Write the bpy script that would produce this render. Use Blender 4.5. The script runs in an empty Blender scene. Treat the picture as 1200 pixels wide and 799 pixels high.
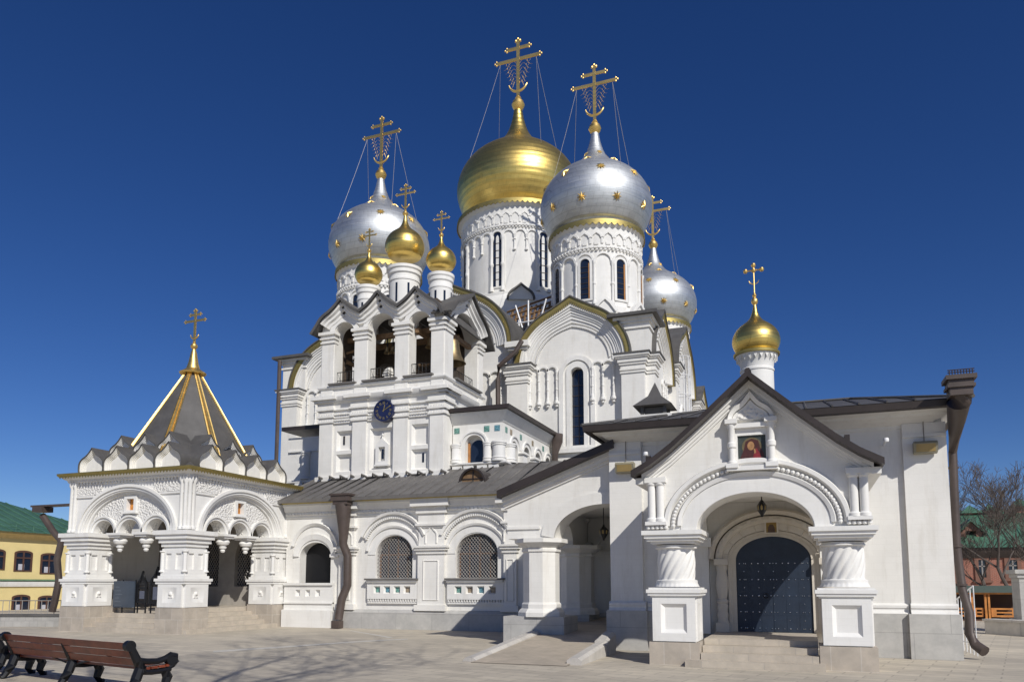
import bpy, bmesh, math, random
from math import sin, cos, pi, radians, sqrt, atan2, hypot, degrees, atan
from mathutils import Vector
from mathutils.geometry import tessellate_polygon
random.seed(7)
S = bpy.context.scene
COL = S.collection

# ------------------------------------------------------------------ camera, sky, sun
EYE, F, CX, CY, HZ = 1.8, 900.0, 600.0, 585.0, 684.0
PITCH = atan((HZ-CY)/F)
YAW = atan(345/hypot(F, HZ-CY))
cam_d = bpy.data.cameras.new('camera')
cam = bpy.data.objects.new('camera', cam_d); COL.objects.link(cam)
cam.location = (0, 0, EYE)
cam.rotation_euler = (pi/2+PITCH, 0, YAW)
cam_d.sensor_width = 36
cam_d.lens = 36*F/1200
cam_d.shift_y = (CY-399.5)/1200
cam_d.clip_start = 0.1; cam_d.clip_end = 2000
S.camera = cam

SUN = Vector((1.05, -1.0, 1.06)).normalized()
elev = math.asin(SUN.z)
W = bpy.data.worlds.new('World'); S.world = W; W.use_nodes = True
nt = W.node_tree; nt.nodes.clear()
wo = nt.nodes.new('ShaderNodeOutputWorld'); bg = nt.nodes.new('ShaderNodeBackground')
sky = nt.nodes.new('ShaderNodeTexSky'); sky.sky_type = 'NISHITA'; sky.sun_disc = False
sky.sun_elevation = elev
sky.sun_rotation = atan2(SUN.x, SUN.y)
sky.altitude = 300; sky.air_density = 0.75; sky.dust_density = 0.05; sky.ozone_density = 4.4
hs = nt.nodes.new('ShaderNodeHueSaturation'); hs.inputs['Saturation'].default_value = 1.22; hs.inputs['Hue'].default_value = .514; hs.inputs['Value'].default_value = 1.12
nt.links.new(sky.outputs[0], hs.inputs['Color'])
nt.links.new(hs.outputs[0], bg.inputs[0]); nt.links.new(bg.outputs[0], wo.inputs[0])
bg.inputs[1].default_value = 0.066
sl = bpy.data.lights.new('sun', 'SUN'); sl.energy = 3.85; sl.angle = radians(0.5); sl.color = (1, .965, .90)
so = bpy.data.objects.new('sun', sl); COL.objects.link(so)
so.rotation_euler = SUN.to_track_quat('Z', 'Y').to_euler(); so.location = (20, -20, 40)
S.view_settings.view_transform = 'Standard'; S.view_settings.look = 'None'
S.view_settings.exposure = 0.0; S.view_settings.gamma = 1.0
S.render.engine = 'CYCLES'
S.cycles.max_bounces = 6

# ------------------------------------------------------------------ survey helpers (a sight line met with a real plane)
_cp, _sp, _cy, _sy = cos(PITCH), sin(PITCH), cos(YAW), sin(YAW)
def ray(px, py):
    x = (px-CX)/F; y = -(py-CY)/F
    f = _cp-_sp*y; z = _sp+_cp*y
    return (x*_cy-f*_sy, x*_sy+f*_cy, z)
def XZ(px, py, Y):
    r = ray(px, py); t = Y/r[1]; return (r[0]*t, EYE+r[2]*t)
def YZ(px, py, X):
    r = ray(px, py); t = X/r[0]; return (r[1]*t, EYE+r[2]*t)
def GR(px, py, Z=0.0):
    r = ray(px, py); t = (Z-EYE)/r[2]; return (r[0]*t, r[1]*t)
def Xp(px, Y, py=600): return XZ(px, py, Y)[0]
def Zp(px, py, Y): return XZ(px, py, Y)[1]

# ------------------------------------------------------------------ materials
MATS = {}
def newmat(name):
    m = bpy.data.materials.new(name); m.use_nodes = True
    b = m.node_tree.nodes['Principled BSDF']; MATS[name] = m
    return m, m.node_tree, b
def coords(t, scale=(1, 1, 1), kind='Object', rot=(0, 0, 0)):
    tc = t.nodes.new('ShaderNodeTexCoord'); mp = t.nodes.new('ShaderNodeMapping')
    mp.inputs['Scale'].default_value = scale; mp.inputs['Rotation'].default_value = rot
    t.links.new(tc.outputs[kind], mp.inputs[0]); return mp.outputs[0]
def noise(t, vec, scale, detail=4, rough=.6):
    n = t.nodes.new('ShaderNodeTexNoise'); n.inputs['Scale'].default_value = scale
    n.inputs['Detail'].default_value = detail; n.inputs['Roughness'].default_value = rough
    t.links.new(vec, n.inputs['Vector']); return n.outputs['Fac']
def ramp(t, fac, stops):
    r = t.nodes.new('ShaderNodeValToRGB'); e = r.color_ramp.elements
    while len(e) < len(stops): e.new(.5)
    for k, (p, c) in enumerate(stops):
        e[k].position = p; e[k].color = (*c, 1) if len(c) == 3 else c
    t.links.new(fac, r.inputs[0]); return r.outputs[0]
def mixc(t, fac, a, b, mode='MIX'):
    n = t.nodes.new('ShaderNodeMix'); n.data_type = 'RGBA'; n.blend_type = mode
    if isinstance(fac, (int, float)): n.inputs[0].default_value = fac
    else: t.links.new(fac, n.inputs[0])
    for s, v in ((n.inputs[6], a), (n.inputs[7], b)):
        if isinstance(v, tuple): s.default_value = (*v, 1)
        else: t.links.new(v, s)
    return n.outputs[2]
def bump(t, b, h, strength=.3, dist=.02):
    n = t.nodes.new('ShaderNodeBump'); n.inputs['Strength'].default_value = strength; n.inputs['Distance'].default_value = dist
    t.links.new(h, n.inputs['Height']); t.links.new(n.outputs[0], b.inputs['Normal']); return n
def planar(t, sx=1, sz=1):
    """wall coordinates: (x+y, z) so courses run level on both wall directions"""
    tc = t.nodes.new('ShaderNodeTexCoord'); sep = t.nodes.new('ShaderNodeSeparateXYZ')
    t.links.new(tc.outputs['Object'], sep.inputs[0])
    ad = t.nodes.new('ShaderNodeMath'); ad.operation = 'ADD'
    t.links.new(sep.outputs[0], ad.inputs[0]); t.links.new(sep.outputs[1], ad.inputs[1])
    cb = t.nodes.new('ShaderNodeCombineXYZ')
    t.links.new(ad.outputs[0], cb.inputs[0]); t.links.new(sep.outputs[2], cb.inputs[1])
    return cb.outputs[0]
def brick(t, vec, w, h, mortar=.01, c1=(1, 1, 1), c2=(.9, .9, .9), cm=(.6, .6, .6)):
    n = t.nodes.new('ShaderNodeTexBrick'); n.inputs['Scale'].default_value = 1
    n.inputs['Brick Width'].default_value = w; n.inputs['Row Height'].default_value = h
    n.inputs['Mortar Size'].default_value = mortar
    n.inputs['Color1'].default_value = (*c1, 1); n.inputs['Color2'].default_value = (*c2, 1); n.inputs['Mortar'].default_value = (*cm, 1)
    t.links.new(vec, n.inputs[0]); return n
def simple(name, col, rough=.6, metal=0.0, var=.12, scale=3, bs=0.0):
    m, t, b = newmat(name)
    v = coords(t); n = noise(t, v, scale, 5)
    lo = tuple(c*(1-var) for c in col); hi = tuple(min(1, c*(1+var)) for c in col)
    t.links.new(ramp(t, n, [(.3, lo), (.7, hi)]), b.inputs['Base Color'])
    b.inputs['Roughness'].default_value = rough; b.inputs['Metallic'].default_value = metal
    if bs: bump(t, b, noise(t, v, scale*8, 4), bs, .01)
    return m
def white(name, col, brickbump=.12):
    m, t, b = newmat(name)
    v = coords(t)
    n1 = noise(t, v, .7, 6, .65); n2 = noise(t, v, 9, 4)
    lo = tuple(c*.90 for c in col)
    base = ramp(t, n1, [(.30, lo), (.6, col)])
    dirt = ramp(t, noise(t, coords(t, (2.5, 2.5, .35)), 1.4, 5, .7), [(.52, (1, 1, 1)), (.80, (.80, .775, .735))])
    bk = brick(t, planar(t), .52, .155, .006, (1, 1, 1), (.965, .965, .96), (.93, .93, .92))
    c = mixc(t, .6, mixc(t, .7, base, dirt, 'MULTIPLY'), bk.outputs['Color'], 'MULTIPLY')
    t.links.new(c, b.inputs['Base Color'])
    b.inputs['Roughness'].default_value = .85
    b1 = bump(t, b, n2, .25, .012)
    b2 = t.nodes.new('ShaderNodeBump'); b2.invert = True; b2.inputs['Strength'].default_value = brickbump; b2.inputs['Distance'].default_value = .012
    t.links.new(bk.outputs['Fac'], b2.inputs['Height']); t.links.new(b1.outputs[0], b2.inputs['Normal']); t.links.new(b2.outputs[0], b.inputs['Normal'])
    return m
M_W = white('white plaster', (.805, .785, .74), .2)
M_W2 = white('white carved plaster', (.80, .785, .75), .02)
def relief():
    m, t, b = newmat('white carved relief')
    v = coords(t)
    vo = t.nodes.new('ShaderNodeTexVoronoi'); vo.feature = 'SMOOTH_F1'; vo.inputs['Scale'].default_value = 15; t.links.new(v, vo.inputs[0])
    b.inputs['Base Color'].default_value = (.74, .72, .68, 1); b.inputs['Roughness'].default_value = .85
    bump(t, b, vo.outputs['Distance'], .9, .07); return m
M_REL = relief()
def stone(name, c1, c2, cm, w, h, rough=.8, mort=.008, nv=.3):
    m, t, b = newmat(name)
    bk = brick(t, planar(t), w, h, mort, c1, c2, cm)
    n = noise(t, coords(t), 2.2, 7, .7)
    c = mixc(t, nv*2, bk.outputs['Color'], ramp(t, n, [(.3, (.62, .62, .62)), (.7, (1.12, 1.1, 1.08))]), 'MULTIPLY')
    t.links.new(c, b.inputs['Base Color']); b.inputs['Roughness'].default_value = rough
    bump(t, b, noise(t, coords(t), 30, 4), .2, .01); return m
M_PLINTH = stone('grey granite plinth', (.50, .49, .46), (.46, .45, .43), (.36, .35, .33), 1.6, .62)
M_STONE = stone('buff limestone', (.50, .44, .365), (.40, .355, .30), (.56, .52, .46), .58, .52)
M_STEP = stone('buff step stone', (.54, .48, .395), (.46, .405, .335), (.42, .38, .33), 1.3, 3.0)
M_KERB = stone('pale kerb stone', (.58, .55, .50), (.53, .50, .46), (.45, .43, .4), 1.1, 3.0)
def metal_roof(name, col, seam=.55, rough=.42, axis=(1, 0, 0)):
    m, t, b = newmat(name)
    v = coords(t); n = noise(t, v, 1.3, 6, .7)
    lo = tuple(c*.75 for c in col); hi = tuple(c*1.25 for c in col)
    t.links.new(ramp(t, n, [(.3, lo), (.7, hi)]), b.inputs['Base Color'])
    b.inputs['Roughness'].default_value = rough; b.inputs['Metallic'].default_value = .1
    bump(t, b, noise(t, v, 5, 3), .12, .02); return m
M_ROOF = metal_roof('dark sheet roofing', (.10, .095, .09), rough=.6)
M_GROOF = metal_roof('weathered grey sheet roofing', (.15, .14, .13), rough=.6)
M_BROWN = metal_roof('brown sheet metal', (.042, .032, .028), rough=.45)
M_PIPE = metal_roof('brown pipe metal', (.085, .064, .055), rough=.5)
def gold(name, col, rough, bands=0.0, nb=.05):
    m, t, b = newmat(name)
    v = coords(t); n = noise(t, v, 2.0, 6, .7)
    st = noise(t, coords(t, (.25, .25, 9)), 2.0, 3)
    lo = tuple(c*.78 for c in col)
    base = ramp(t, n, [(.25, lo), (.7, col)])
    t.links.new(base, b.inputs['Base Color'])
    b.inputs['Metallic'].default_value = 1
    rr = t.nodes.new('ShaderNodeMapRange'); rr.inputs[3].default_value = rough*.8; rr.inputs[4].default_value = rough*1.35
    t.links.new(st, rr.inputs[0]); t.links.new(rr.outputs[0], b.inputs['Roughness'])
    if bands:
        sep = t.nodes.new('ShaderNodeTexBrick'); sep.inputs['Scale'].default_value = 1; sep.inputs['Brick Width'].default_value = .62; sep.inputs['Row Height'].default_value = .34; sep.inputs['Mortar Size'].default_value = .012
        for k_, c_ in (('Color1', (1, 1, 1, 1)), ('Color2', (.86, .86, .86, 1)), ('Mortar', (.55, .55, .55, 1))): sep.inputs[k_].default_value = c_
        t.links.new(planar(t), sep.inputs[0])
        t.links.new(mixc(t, .55, base, sep.outputs['Color'], 'MULTIPLY'), b.inputs['Base Color'])
    wv = t.nodes.new('ShaderNodeTexWave'); wv.bands_direction = 'Z'; wv.inputs['Scale'].default_value = .8; wv.inputs['Distortion'].default_value = .4
    t.links.new(v, wv.inputs[0])
    mx = t.nodes.new('ShaderNodeMath'); mx.operation = 'MULTIPLY_ADD'; mx.inputs[1].default_value = bands
    t.links.new(wv.outputs['Fac'], mx.inputs[0]); t.links.new(st, mx.inputs[2])
    bump(t, b, mx.outputs[0], nb, .06); return m
M_GOLD = gold('gilded dome sheet', (.90, .66, .20), .36, .9, .16)
M_GOLD2 = gold('gilded trim', (.92, .66, .24), .42)
M_OGOLD = gold('old gilded fringe', (.50, .40, .15), .52)
M_SILV = gold('silvery dome sheet', (.68, .70, .71), .52, .35, .12)
M_BRONZE = gold('bell bronze', (.36, .27, .15), .45)
M_GLASS = simple('dark window glass', (.015, .022, .04), .08, 0, .2)
M_BLACK = simple('black iron', (.012, .012, .014), .4, .3)
M_GRILLE = simple('grey painted grille', (.30, .28, .26), .5, .2)
M_WOOD = simple('old timber', (.20, .12, .06), .7, 0, .35, 6)
M_WFRAME = simple('orange window wood', (.42, .19, .06), .6, 0, .2, 6)
M_WOODD = simple('dark brown window wood', (.17, .075, .035), .6, 0, .2, 6)
M_TGREEN = simple('green glazed tile', (.13, .27, .23), .3, 0, .7, 16)
M_TBLUE = simple('blue glazed tile', (.12, .26, .31), .3, 0, .7, 16)
M_TBROWN = simple('brown glazed tile', (.30, .24, .17), .3, 0, .5, 14)
M_AMBER = simple('amber mosaic', (.55, .22, .04), .4, 0, .5, 12)
M_CLOCK = simple('deep blue dial', (.014, .02, .07), .35, 0, .2)
M_DOOR = simple('dark blue door paint', (.020, .032, .056), .5, .1, .2, 3, .1)
M_STUD = simple('steel stud', (.7, .7, .68), .25, 1)
M_BOARD = simple('slate blue board', (.045, .06, .085), .3, 0, .15)
M_PAPER = simple('pale paper', (.5, .5, .55), .7)
M_BENCH = simple('varnished red wood', (.165, .034, .014), .35, 0, .35, 5)
M_YEL = simple('yellow stucco', (.76, .62, .29), .85, 0, .06, 1)
M_GREENR = metal_roof('green painted roof', (.085, .19, .125), rough=.45)
M_BRICK = None
def brickmat():
    m, t, b = newmat('red brick')
    bk = brick(t, planar(t), .27, .085, .01, (.33, .10, .06), (.24, .075, .05), (.36, .26, .2))
    t.links.new(bk.outputs['Color'], b.inputs['Base Color']); b.inputs['Roughness'].default_value = .85; return m
M_BRICK = brickmat()
M_HUT = simple('orange stained wood', (.55, .22, .05), .6, 0, .25, 4)
M_BARK = simple('grey brown bark', (.10, .08, .068), .9, 0, .3, 6)
M_PVC = simple('white enamel', (.8, .8, .8), .4)
M_LAMPG = simple('amber lamp glass', (.35, .25, .10), .2)

# ------------------------------------------------------------------ geometry helpers
def FA(Y): return lambda u, v, w: (u, Y-w, v)        # wall seen from the square, outward = -Y
def FB(X): return lambda u, v, w: (X+w, u, v)        # wall facing +X
def FL(X): return lambda u, v, w: (X-w, u, v)        # wall facing -X
def FK(Y): return lambda u, v, w: (u, Y+w, v)        # wall facing +Y
def FC(cx, cy, r): return lambda u, v, w: (cx+(r+w)*sin(u/r), cy-(r+w)*cos(u/r), v)   # round wall

class MB:
    def __init__(s): s.v = []; s.f = []; s.sm = False
    def add(s, vs, fs):
        o = len(s.v); s.v += [tuple(p) for p in vs]; s.f += [tuple(i+o for i in f) for f in fs]; return s
    def box(s, f, u0, u1, v0, v1, w0, w1):
        P = [f(u, v, w) for w in (w0, w1) for v in (v0, v1) for u in (u0, u1)]
        return s.add(P, [(0, 1, 3, 2), (4, 6, 7, 5), (0, 4, 5, 1), (2, 3, 7, 6), (0, 2, 6, 4), (1, 5, 7, 3)])
    def wbox(s, x0, x1, y0, y1, z0, z1): return s.box(lambda u, v, w: (u, w, v), x0, x1, z0, z1, y0, y1)
    def panel(s, f, outer, holes=(), w0=-.3, w1=0.0):
        loops = [list(outer)]+[list(h) for h in holes]
        tris = tessellate_polygon([[Vector((p[0], p[1], 0)) for p in L] for L in loops])
        flat = [p for L in loops for p in L]; n = len(flat)
        V = [f(p[0], p[1], w1) for p in flat]+[f(p[0], p[1], w0) for p in flat]
        fs = [tuple(t) for t in tris]+[tuple(i+n for i in reversed(t)) for t in tris]
        o = 0
        for L in loops:
            m = len(L)
            for i in range(m):
                a, b = o+i, o+(i+1) % m; fs.append((a, b, b+n, a+n))
            o += m
        return s.add(V, fs)
    def run(s, f, u0, u1, prof):                       # moulding of closed profile [(w,v)] along u
        n = len(prof); V = [f(u0, v, w) for w, v in prof]+[f(u1, v, w) for w, v in prof]
        fs = [(i, (i+1) % n, (i+1) % n+n, i+n) for i in range(n)]+[tuple(range(n)), tuple(range(2*n-1, n-1, -1))]
        return s.add(V, fs)
    def mould(s, f, path, prof, closed=False):         # closed profile [(a,w)] swept along path [(u,v)]
        n = len(path); m = len(prof); V = []; fs = []
        for i in range(n):
            a = path[i-1] if (i or closed) else path[i]; b = path[(i+1) % n] if (i < n-1 or closed) else path[i]
            tx, ty = b[0]-a[0], b[1]-a[1]; L = hypot(tx, ty) or 1; nx, ny = -ty/L, tx/L
            for (q, w) in prof: V.append(f(path[i][0]+nx*q, path[i][1]+ny*q, w))
        for i in range(n if closed else n-1):
            for j in range(m):
                a = i*m+j; b = i*m+(j+1) % m; c = ((i+1) % n)*m+(j+1) % m; d = ((i+1) % n)*m+j
                fs.append((a, b, c, d))
        if not closed: fs += [tuple(range(m)), tuple((n-1)*m+j for j in reversed(range(m)))]
        return s.add(V, fs)
    def loop(s, plan, prof, cap=False):                # open profile [(out,z)] mitred round a CCW plan
        n = len(plan); m = len(prof); V = []; fs = []
        for i in range(n):
            p0, p, p1 = Vector(plan[i-1]), Vector(plan[i]), Vector(plan[(i+1) % n])
            d0 = (p-p0).normalized(); d1 = (p1-p).normalized()
            n0 = Vector((d0.y, -d0.x)); n1 = Vector((d1.y, -d1.x)); mt = n0+n1; mt = mt/(mt.dot(n0) or 1)
            for (o, z) in prof: q = p+mt*o; V.append((q.x, q.y, z))
        for i in range(n):
            k = (i+1) % n
            for j in range(m-1): fs.append((i*m+j, k*m+j, k*m+j+1, i*m+j+1))
        if cap:
            fs.append(tuple(i*m+m-1 for i in range(n))); fs.append(tuple(i*m for i in reversed(range(n))))
        return s.add(V, fs)
    def lathe(s, cx, cy, z0, prof, n=24, cap=True, ph=0.0):
        m = len(prof); V = []; fs = []
        for i in range(n):
            a = ph+2*pi*i/n
            for r, z in prof: V.append((cx+r*cos(a), cy+r*sin(a), z0+z))
        for i in range(n):
            k = (i+1) % n
            for j in range(m-1): fs.append((i*m+j, k*m+j, k*m+j+1, i*m+j+1))
        if cap:
            if prof[0][0] > 1e-4: fs.append(tuple(i*m for i in reversed(range(n))))
            if prof[-1][0] > 1e-4: fs.append(tuple(i*m+m-1 for i in range(n)))
        return s.add(V, fs)
    def tube(s, pts, r, n=6):
        pts = [Vector(p) for p in pts]; V = []; fs = []; N = len(pts)
        rs = r if isinstance(r, (list, tuple)) else [r]*N
        for i, p in enumerate(pts):
            t = (pts[min(i+1, N-1)]-pts[max(i-1, 0)]).normalized()
            a = Vector((0, 0, 1)) if abs(t.z) < .9 else Vector((1, 0, 0))
            x = t.cross(a).normalized(); y = t.cross(x)
            for k in range(n):
                q = 2*pi*k/n; V.append(p+x*cos(q)*rs[i]+y*sin(q)*rs[i])
        for i in range(N-1):
            for k in range(n):
                fs.append((i*n+k, i*n+(k+1) % n, (i+1)*n+(k+1) % n, (i+1)*n+k))
        fs += [tuple(reversed(range(n))), tuple((N-1)*n+k for k in range(n))]
        return s.add(V, fs)
    def build(s, name, mat, parent=None, ang=35, bevel=0):
        me = bpy.data.meshes.new(name)
        org = parent_world(parent)
        me.from_pydata([(p[0]-org.x, p[1]-org.y, p[2]-org.z) for p in s.v], [], s.f)
        bm = bmesh.new(); bm.from_mesh(me)
        bmesh.ops.remove_doubles(bm, verts=bm.verts, dist=1e-5)
        bmesh.ops.recalc_face_normals(bm, faces=bm.faces)
        bm.to_mesh(me); bm.free()
        for p in me.polygons: p.use_smooth = True
        me.set_sharp_from_angle(angle=radians(ang))
        me.materials.append(mat)
        o = bpy.data.objects.new(name, me); COL.objects.link(o)
        if parent: o.parent = parent
        return o
ORG = {}
def parent_world(p):
    v = Vector((0, 0, 0))
    while p is not None: v = v+p.location; p = p.parent
    return v
def tag(o, label=None, cat=None, group=None, kind=None):
    if label: o['label'] = label
    if cat: o['category'] = cat
    if group: o['group'] = group
    if kind: o['kind'] = kind
    return o
def thing(name, label, cat, loc=(0, 0, 0), group=None):
    o = bpy.data.objects.new(name, None); COL.objects.link(o); o.location = loc; o.empty_display_size = .2
    return tag(o, label, cat, group)
def copy_tree(o, parent=None):
    c = o.copy(); COL.objects.link(c)
    if parent: c.parent = parent
    for ch in list(o.children): copy_tree(ch, c)
    return c

def arcpts(uc, vc, a, b=None, t0=180, t1=0, n=24):
    b = a if b is None else b
    return [(uc+a*cos(radians(t0+(t1-t0)*i/n)), vc+b*sin(radians(t0+(t1-t0)*i/n))) for i in range(n+1)]
def keelpts(uc, vc, a, b=None, tip=.2, n=36, width=34):
    b = a if b is None else b
    P = []
    for i in range(n+1):
        t = 180-180*i/n
        g = max(0, 1-abs(t-90)/width)
        P.append((uc+a*cos(radians(t)), vc+b*sin(radians(t))+tip*g*g))
    return P
def band(P, Q): return list(P)+list(reversed(Q))       # closed outline between two like curves
def archhole(uc, v0, w, vs, b=None, n=16):              # arched opening: bottom v0, half width w, spring vs
    return [(uc+w, v0), (uc+w, vs)]+arcpts(uc, vs, w, b, 0, 180, n)[1:-1]+[(uc-w, vs), (uc-w, v0)]
def colprof(r, h, beads=(.5,)):
    P = [(r*1.55, 0), (r*1.55, .05*h), (r*1.25, .07*h), (r, .10*h)]
    for b in beads: P += [(r, (b-.035)*h), (r*1.4, (b-.02)*h), (r*1.4, (b+.02)*h), (r, (b+.035)*h)]
    P += [(r, .90*h), (r*1.3, .93*h), (r*1.6, .95*h), (r*1.6, h)]
    return P
def stack(mb, f, u0, u1, levels, back=-.05):            # pier or capital: [(v0, v1, projection)]
    base = levels[0][2]
    for v0, v1, p in levels:
        e = p-base
        mb.box(f, u0-e, u1+e, v0, v1, back, p)
def sqstack(mb, x0, x1, y0, y1, levels):                # free-standing square pier: [(z0, z1, extra)]
    for z0, z1, e in levels: mb.wbox(x0-e, x1+e, y0-e, y1+e, z0, z1)
def dentils(mb, f, u0, u1, v0, v1, w0, w1, step):
    n = max(1, int((u1-u0)/step))
    s = (u1-u0)/n
    for i in range(n): mb.box(f, u0+s*(i+.22), u0+s*(i+.78), v0, v1, w0, w1)

# ------------------------------------------------------------------ setting
def groundmat():
    m, t, b = newmat('worn stone paving')
    tc = t.nodes.new('ShaderNodeTexCoord'); mp = t.nodes.new('ShaderNodeMapping'); mp.inputs['Rotation'].default_value = (0, 0, .22)
    t.links.new(tc.outputs['Object'], mp.inputs[0])
    bk = brick(t, mp.outputs[0], .9, .42, .017, (.595, .53, .425), (.50, .445, .36), (.40, .355, .29))
    n = noise(t, tc.outputs['Object'], .35, 7, .65); n2 = noise(t, tc.outputs['Object'], 3, 6, .7)
    c = mixc(t, .75, bk.outputs['Color'], ramp(t, n, [(.3, (.74, .74, .75)), (.65, (1.08, 1.07, 1.04))]), 'MULTIPLY')
    c = mixc(t, .5, c, ramp(t, n2, [(.3, (.75, .75, .75)), (.7, (1.1, 1.1, 1.1))]), 'MULTIPLY')
    t.links.new(c, b.inputs['Base Color']); b.inputs['Roughness'].default_value = .82
    bp = bump(t, b, n2, .2, .02); return m
M_GROUND = groundmat()
M_LINE = simple('pale paving strip', (.56, .53, .47), .8, 0, .15, 4)
g = MB(); R = 420
g.add([(-R, -R, 0), (R, -R, 0), (R, R, 0), (-R, R, 0)], [(0, 1, 2, 3)])
tag(g.build('ground', M_GROUND), kind='structure')
# pale strip of worn slabs that wanders across the square
g = MB(); pts = [GR(*p) for p in ((250, 762), (330, 757), (400, 752), (450, 749), (478, 748))]
pts2 = [GR(*p) for p in ((250, 764.2), (330, 758.8), (400, 753.5), (450, 750.4), (478, 748.9))]
g.add([(x, y, .004) for x, y in pts]+[(x, y, .004) for x, y in pts2], [(i, i+1, i+6, i+5) for i in range(4)])
pts = [GR(*p) for p in ((408, 738.5), (430, 742.5), (455, 747.0))]; pts2 = [GR(*p) for p in ((412, 738.3), (436, 742.3), (463, 746.8))]
g.add([(x, y, .004) for x, y in pts]+[(x, y, .004) for x, y in pts2], [(i, i+1, i+4, i+3) for i in range(2)])
tag(g.build('paving_strip', M_LINE), kind='structure')

# ------------------------------------------------------------------ domes and crosses
ONION = [(.80, -.50), (.885, -.38), (.95, -.24), (.99, -.10), (1, 0), (.99, .10), (.95, .235), (.88, .36), (.79, .47), (.68, .56), (.56, .64),
         (.44, .71), (.335, .785), (.25, .87), (.185, .965), (.14, 1.07), (.105, 1.18), (.08, 1.30), (.072, 1.36)]
def onion(x, y, zc, R, mat, parent, name='dome', squash=1.0, tall=1.06):
    mb = MB(); P = []
    for i in range(len(ONION)-1):
        for k in range(3):
            q = k/3; P.append((ONION[i][0]*(1-q)+ONION[i+1][0]*q, ONION[i][1]*(1-q)+ONION[i+1][1]*q))
    P.append(ONION[-1])
    # smooth the interpolated curve
    for _ in range(3):
        P = [P[0]]+[((P[i-1][0]+2*P[i][0]+P[i+1][0])/4, (P[i-1][1]+2*P[i][1]+P[i+1][1])/4) for i in range(1, len(P)-1)]+[P[-1]]
    mb.lathe(x, y, zc, [(r*R, z*R*squash*(tall if z > 0 else 1)) for r, z in P], 72)
    return mb.build(name, mat, parent, 60)
def cross(x, y, z0, H, parent, rich=True, name='cross'):
    """three-barred cross, bars along X; z0 = top of dome neck"""
    mb = MB(); r = H*.020 if rich else H*.028
    orb = H*.075
    mb.lathe(x, y, z0-.02*H, [(orb*.55, 0), (orb*.45, .04*H), (orb*.9, .07*H), (orb*1.15, .115*H), (orb*.9, .165*H), (orb*.4, .19*H), (orb*.55, .21*H), (orb*.3, .24*H)], 20)
    zt = z0+H; zb = z0+.2*H
    mb.wbox(x-r, x+r, y-r*.6, y+r*.6, zb, zt)
    def bar(z, hw, tilt=0):
        pr = [(x-hw, z-tilt), (x+hw, z+tilt)]
        f = lambda u, v, w: (u, y-w, v)
        mb.panel(f, [(x-hw, z-tilt-r*.85), (x+hw, z+tilt-r*.85), (x+hw, z+tilt+r*.85), (x-hw, z-tilt+r*.85)], (), -r*.55, r*.55)
        for sx, zz in ((-1, z-tilt), (1, z+tilt)):
            for dx, dz in ((0, 1.5), (0, -1.5), (1.5, 0)):
                mb.lathe(x+sx*(hw+dx*.8*r), y, zz+dz*.8*r-.7*r, [(0, 0), (r*.6, r*.35), (r*.6, r*1.05), (0, r*1.4)], 8, False)
    bar(z0+.74*H, H*.30)
    bar(z0+.895*H, H*.155)
    for dx in (-1.4, 0, 1.4): mb.lathe(x+dx*r, y, zt-r+(r if dx == 0 else -r*.3), [(0, 0), (r*.9, r*.5), (r*.9, r*1.5), (0, r*2)], 8, False)
    # crescent at the foot
    pts = [(x+H*.13*sin(radians(a)), y, z0+.42*H-H*.13*cos(radians(a))) for a in range(-80, 81, 16)]
    mb.tube(pts, [r*.25+r*.6*cos(radians(a)) for a in range(-80, 81, 16)], 6)
    o = mb.build(name, M_GOLD2, parent)
    if rich:
        fl = MB()
        for sx in (-1, 1):
            for k in range(6):
                zc = z0+(.40+.055*k)*H; hw = H*(.07+.022*k)
                P = []
                for i in range(11):
                    q = i/10; P.append((x+sx*(r+hw*q), y, zc+H*.05*sin(q*pi*1.6)))
                fl.tube(P, r*.08, 4)
                cx_, cz_ = x+sx*(r+hw*.7), zc+.02*H
                fl.tube([(cx_+H*.022*cos(a*.9), y, cz_+H*.022*sin(a*.9)) for a in range(8)], r*.08, 4)
        fl.build('filigree', M_GOLD2, o)
    return o
def chains(x, y, zc, R, z0, H, parent):
    for sx in (-1, 1):
        for sy in (-1, 1):
            mb = MB(); a = Vector((x+sx*H*.25, y, z0+.72*H)); b = Vector((x+sx*R*.60, y+sy*R*.60, zc+R*.42))
            P = [a.lerp(b, i/8)-Vector((0, 0, .12*sin(pi*i/8))) for i in range(9)]
            mb.tube(P, .011, 4); mb.build('chain', M_GRILLE, parent)
def star_mesh(r):
    mb = MB(); n = 8; f = lambda u, v, w: (u, -w, v)
    V = [(0, -.38*r, 0)]; 
    for i in range(16):
        a = pi*i/8; q = r if i % 2 == 0 else r*.42; V.append((q*cos(a), 0 if i % 2 else .05*r, q*sin(a)))
    mb.add(V, [(0, i+1, (i+1) % 16+1) for i in range(16)]+[tuple(range(16, 0, -1))])
    return mb
def dome_radius(z):
    for i in range(len(ONION)-1):
        (r0, z0), (r1, z1) = ONION[i], ONION[i+1]
        if z0 <= z <= z1:
            q = (z-z0)/(z1-z0); return r0+(r1-r0)*q, atan2(-(r1-r0), (z1-z0))
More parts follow.
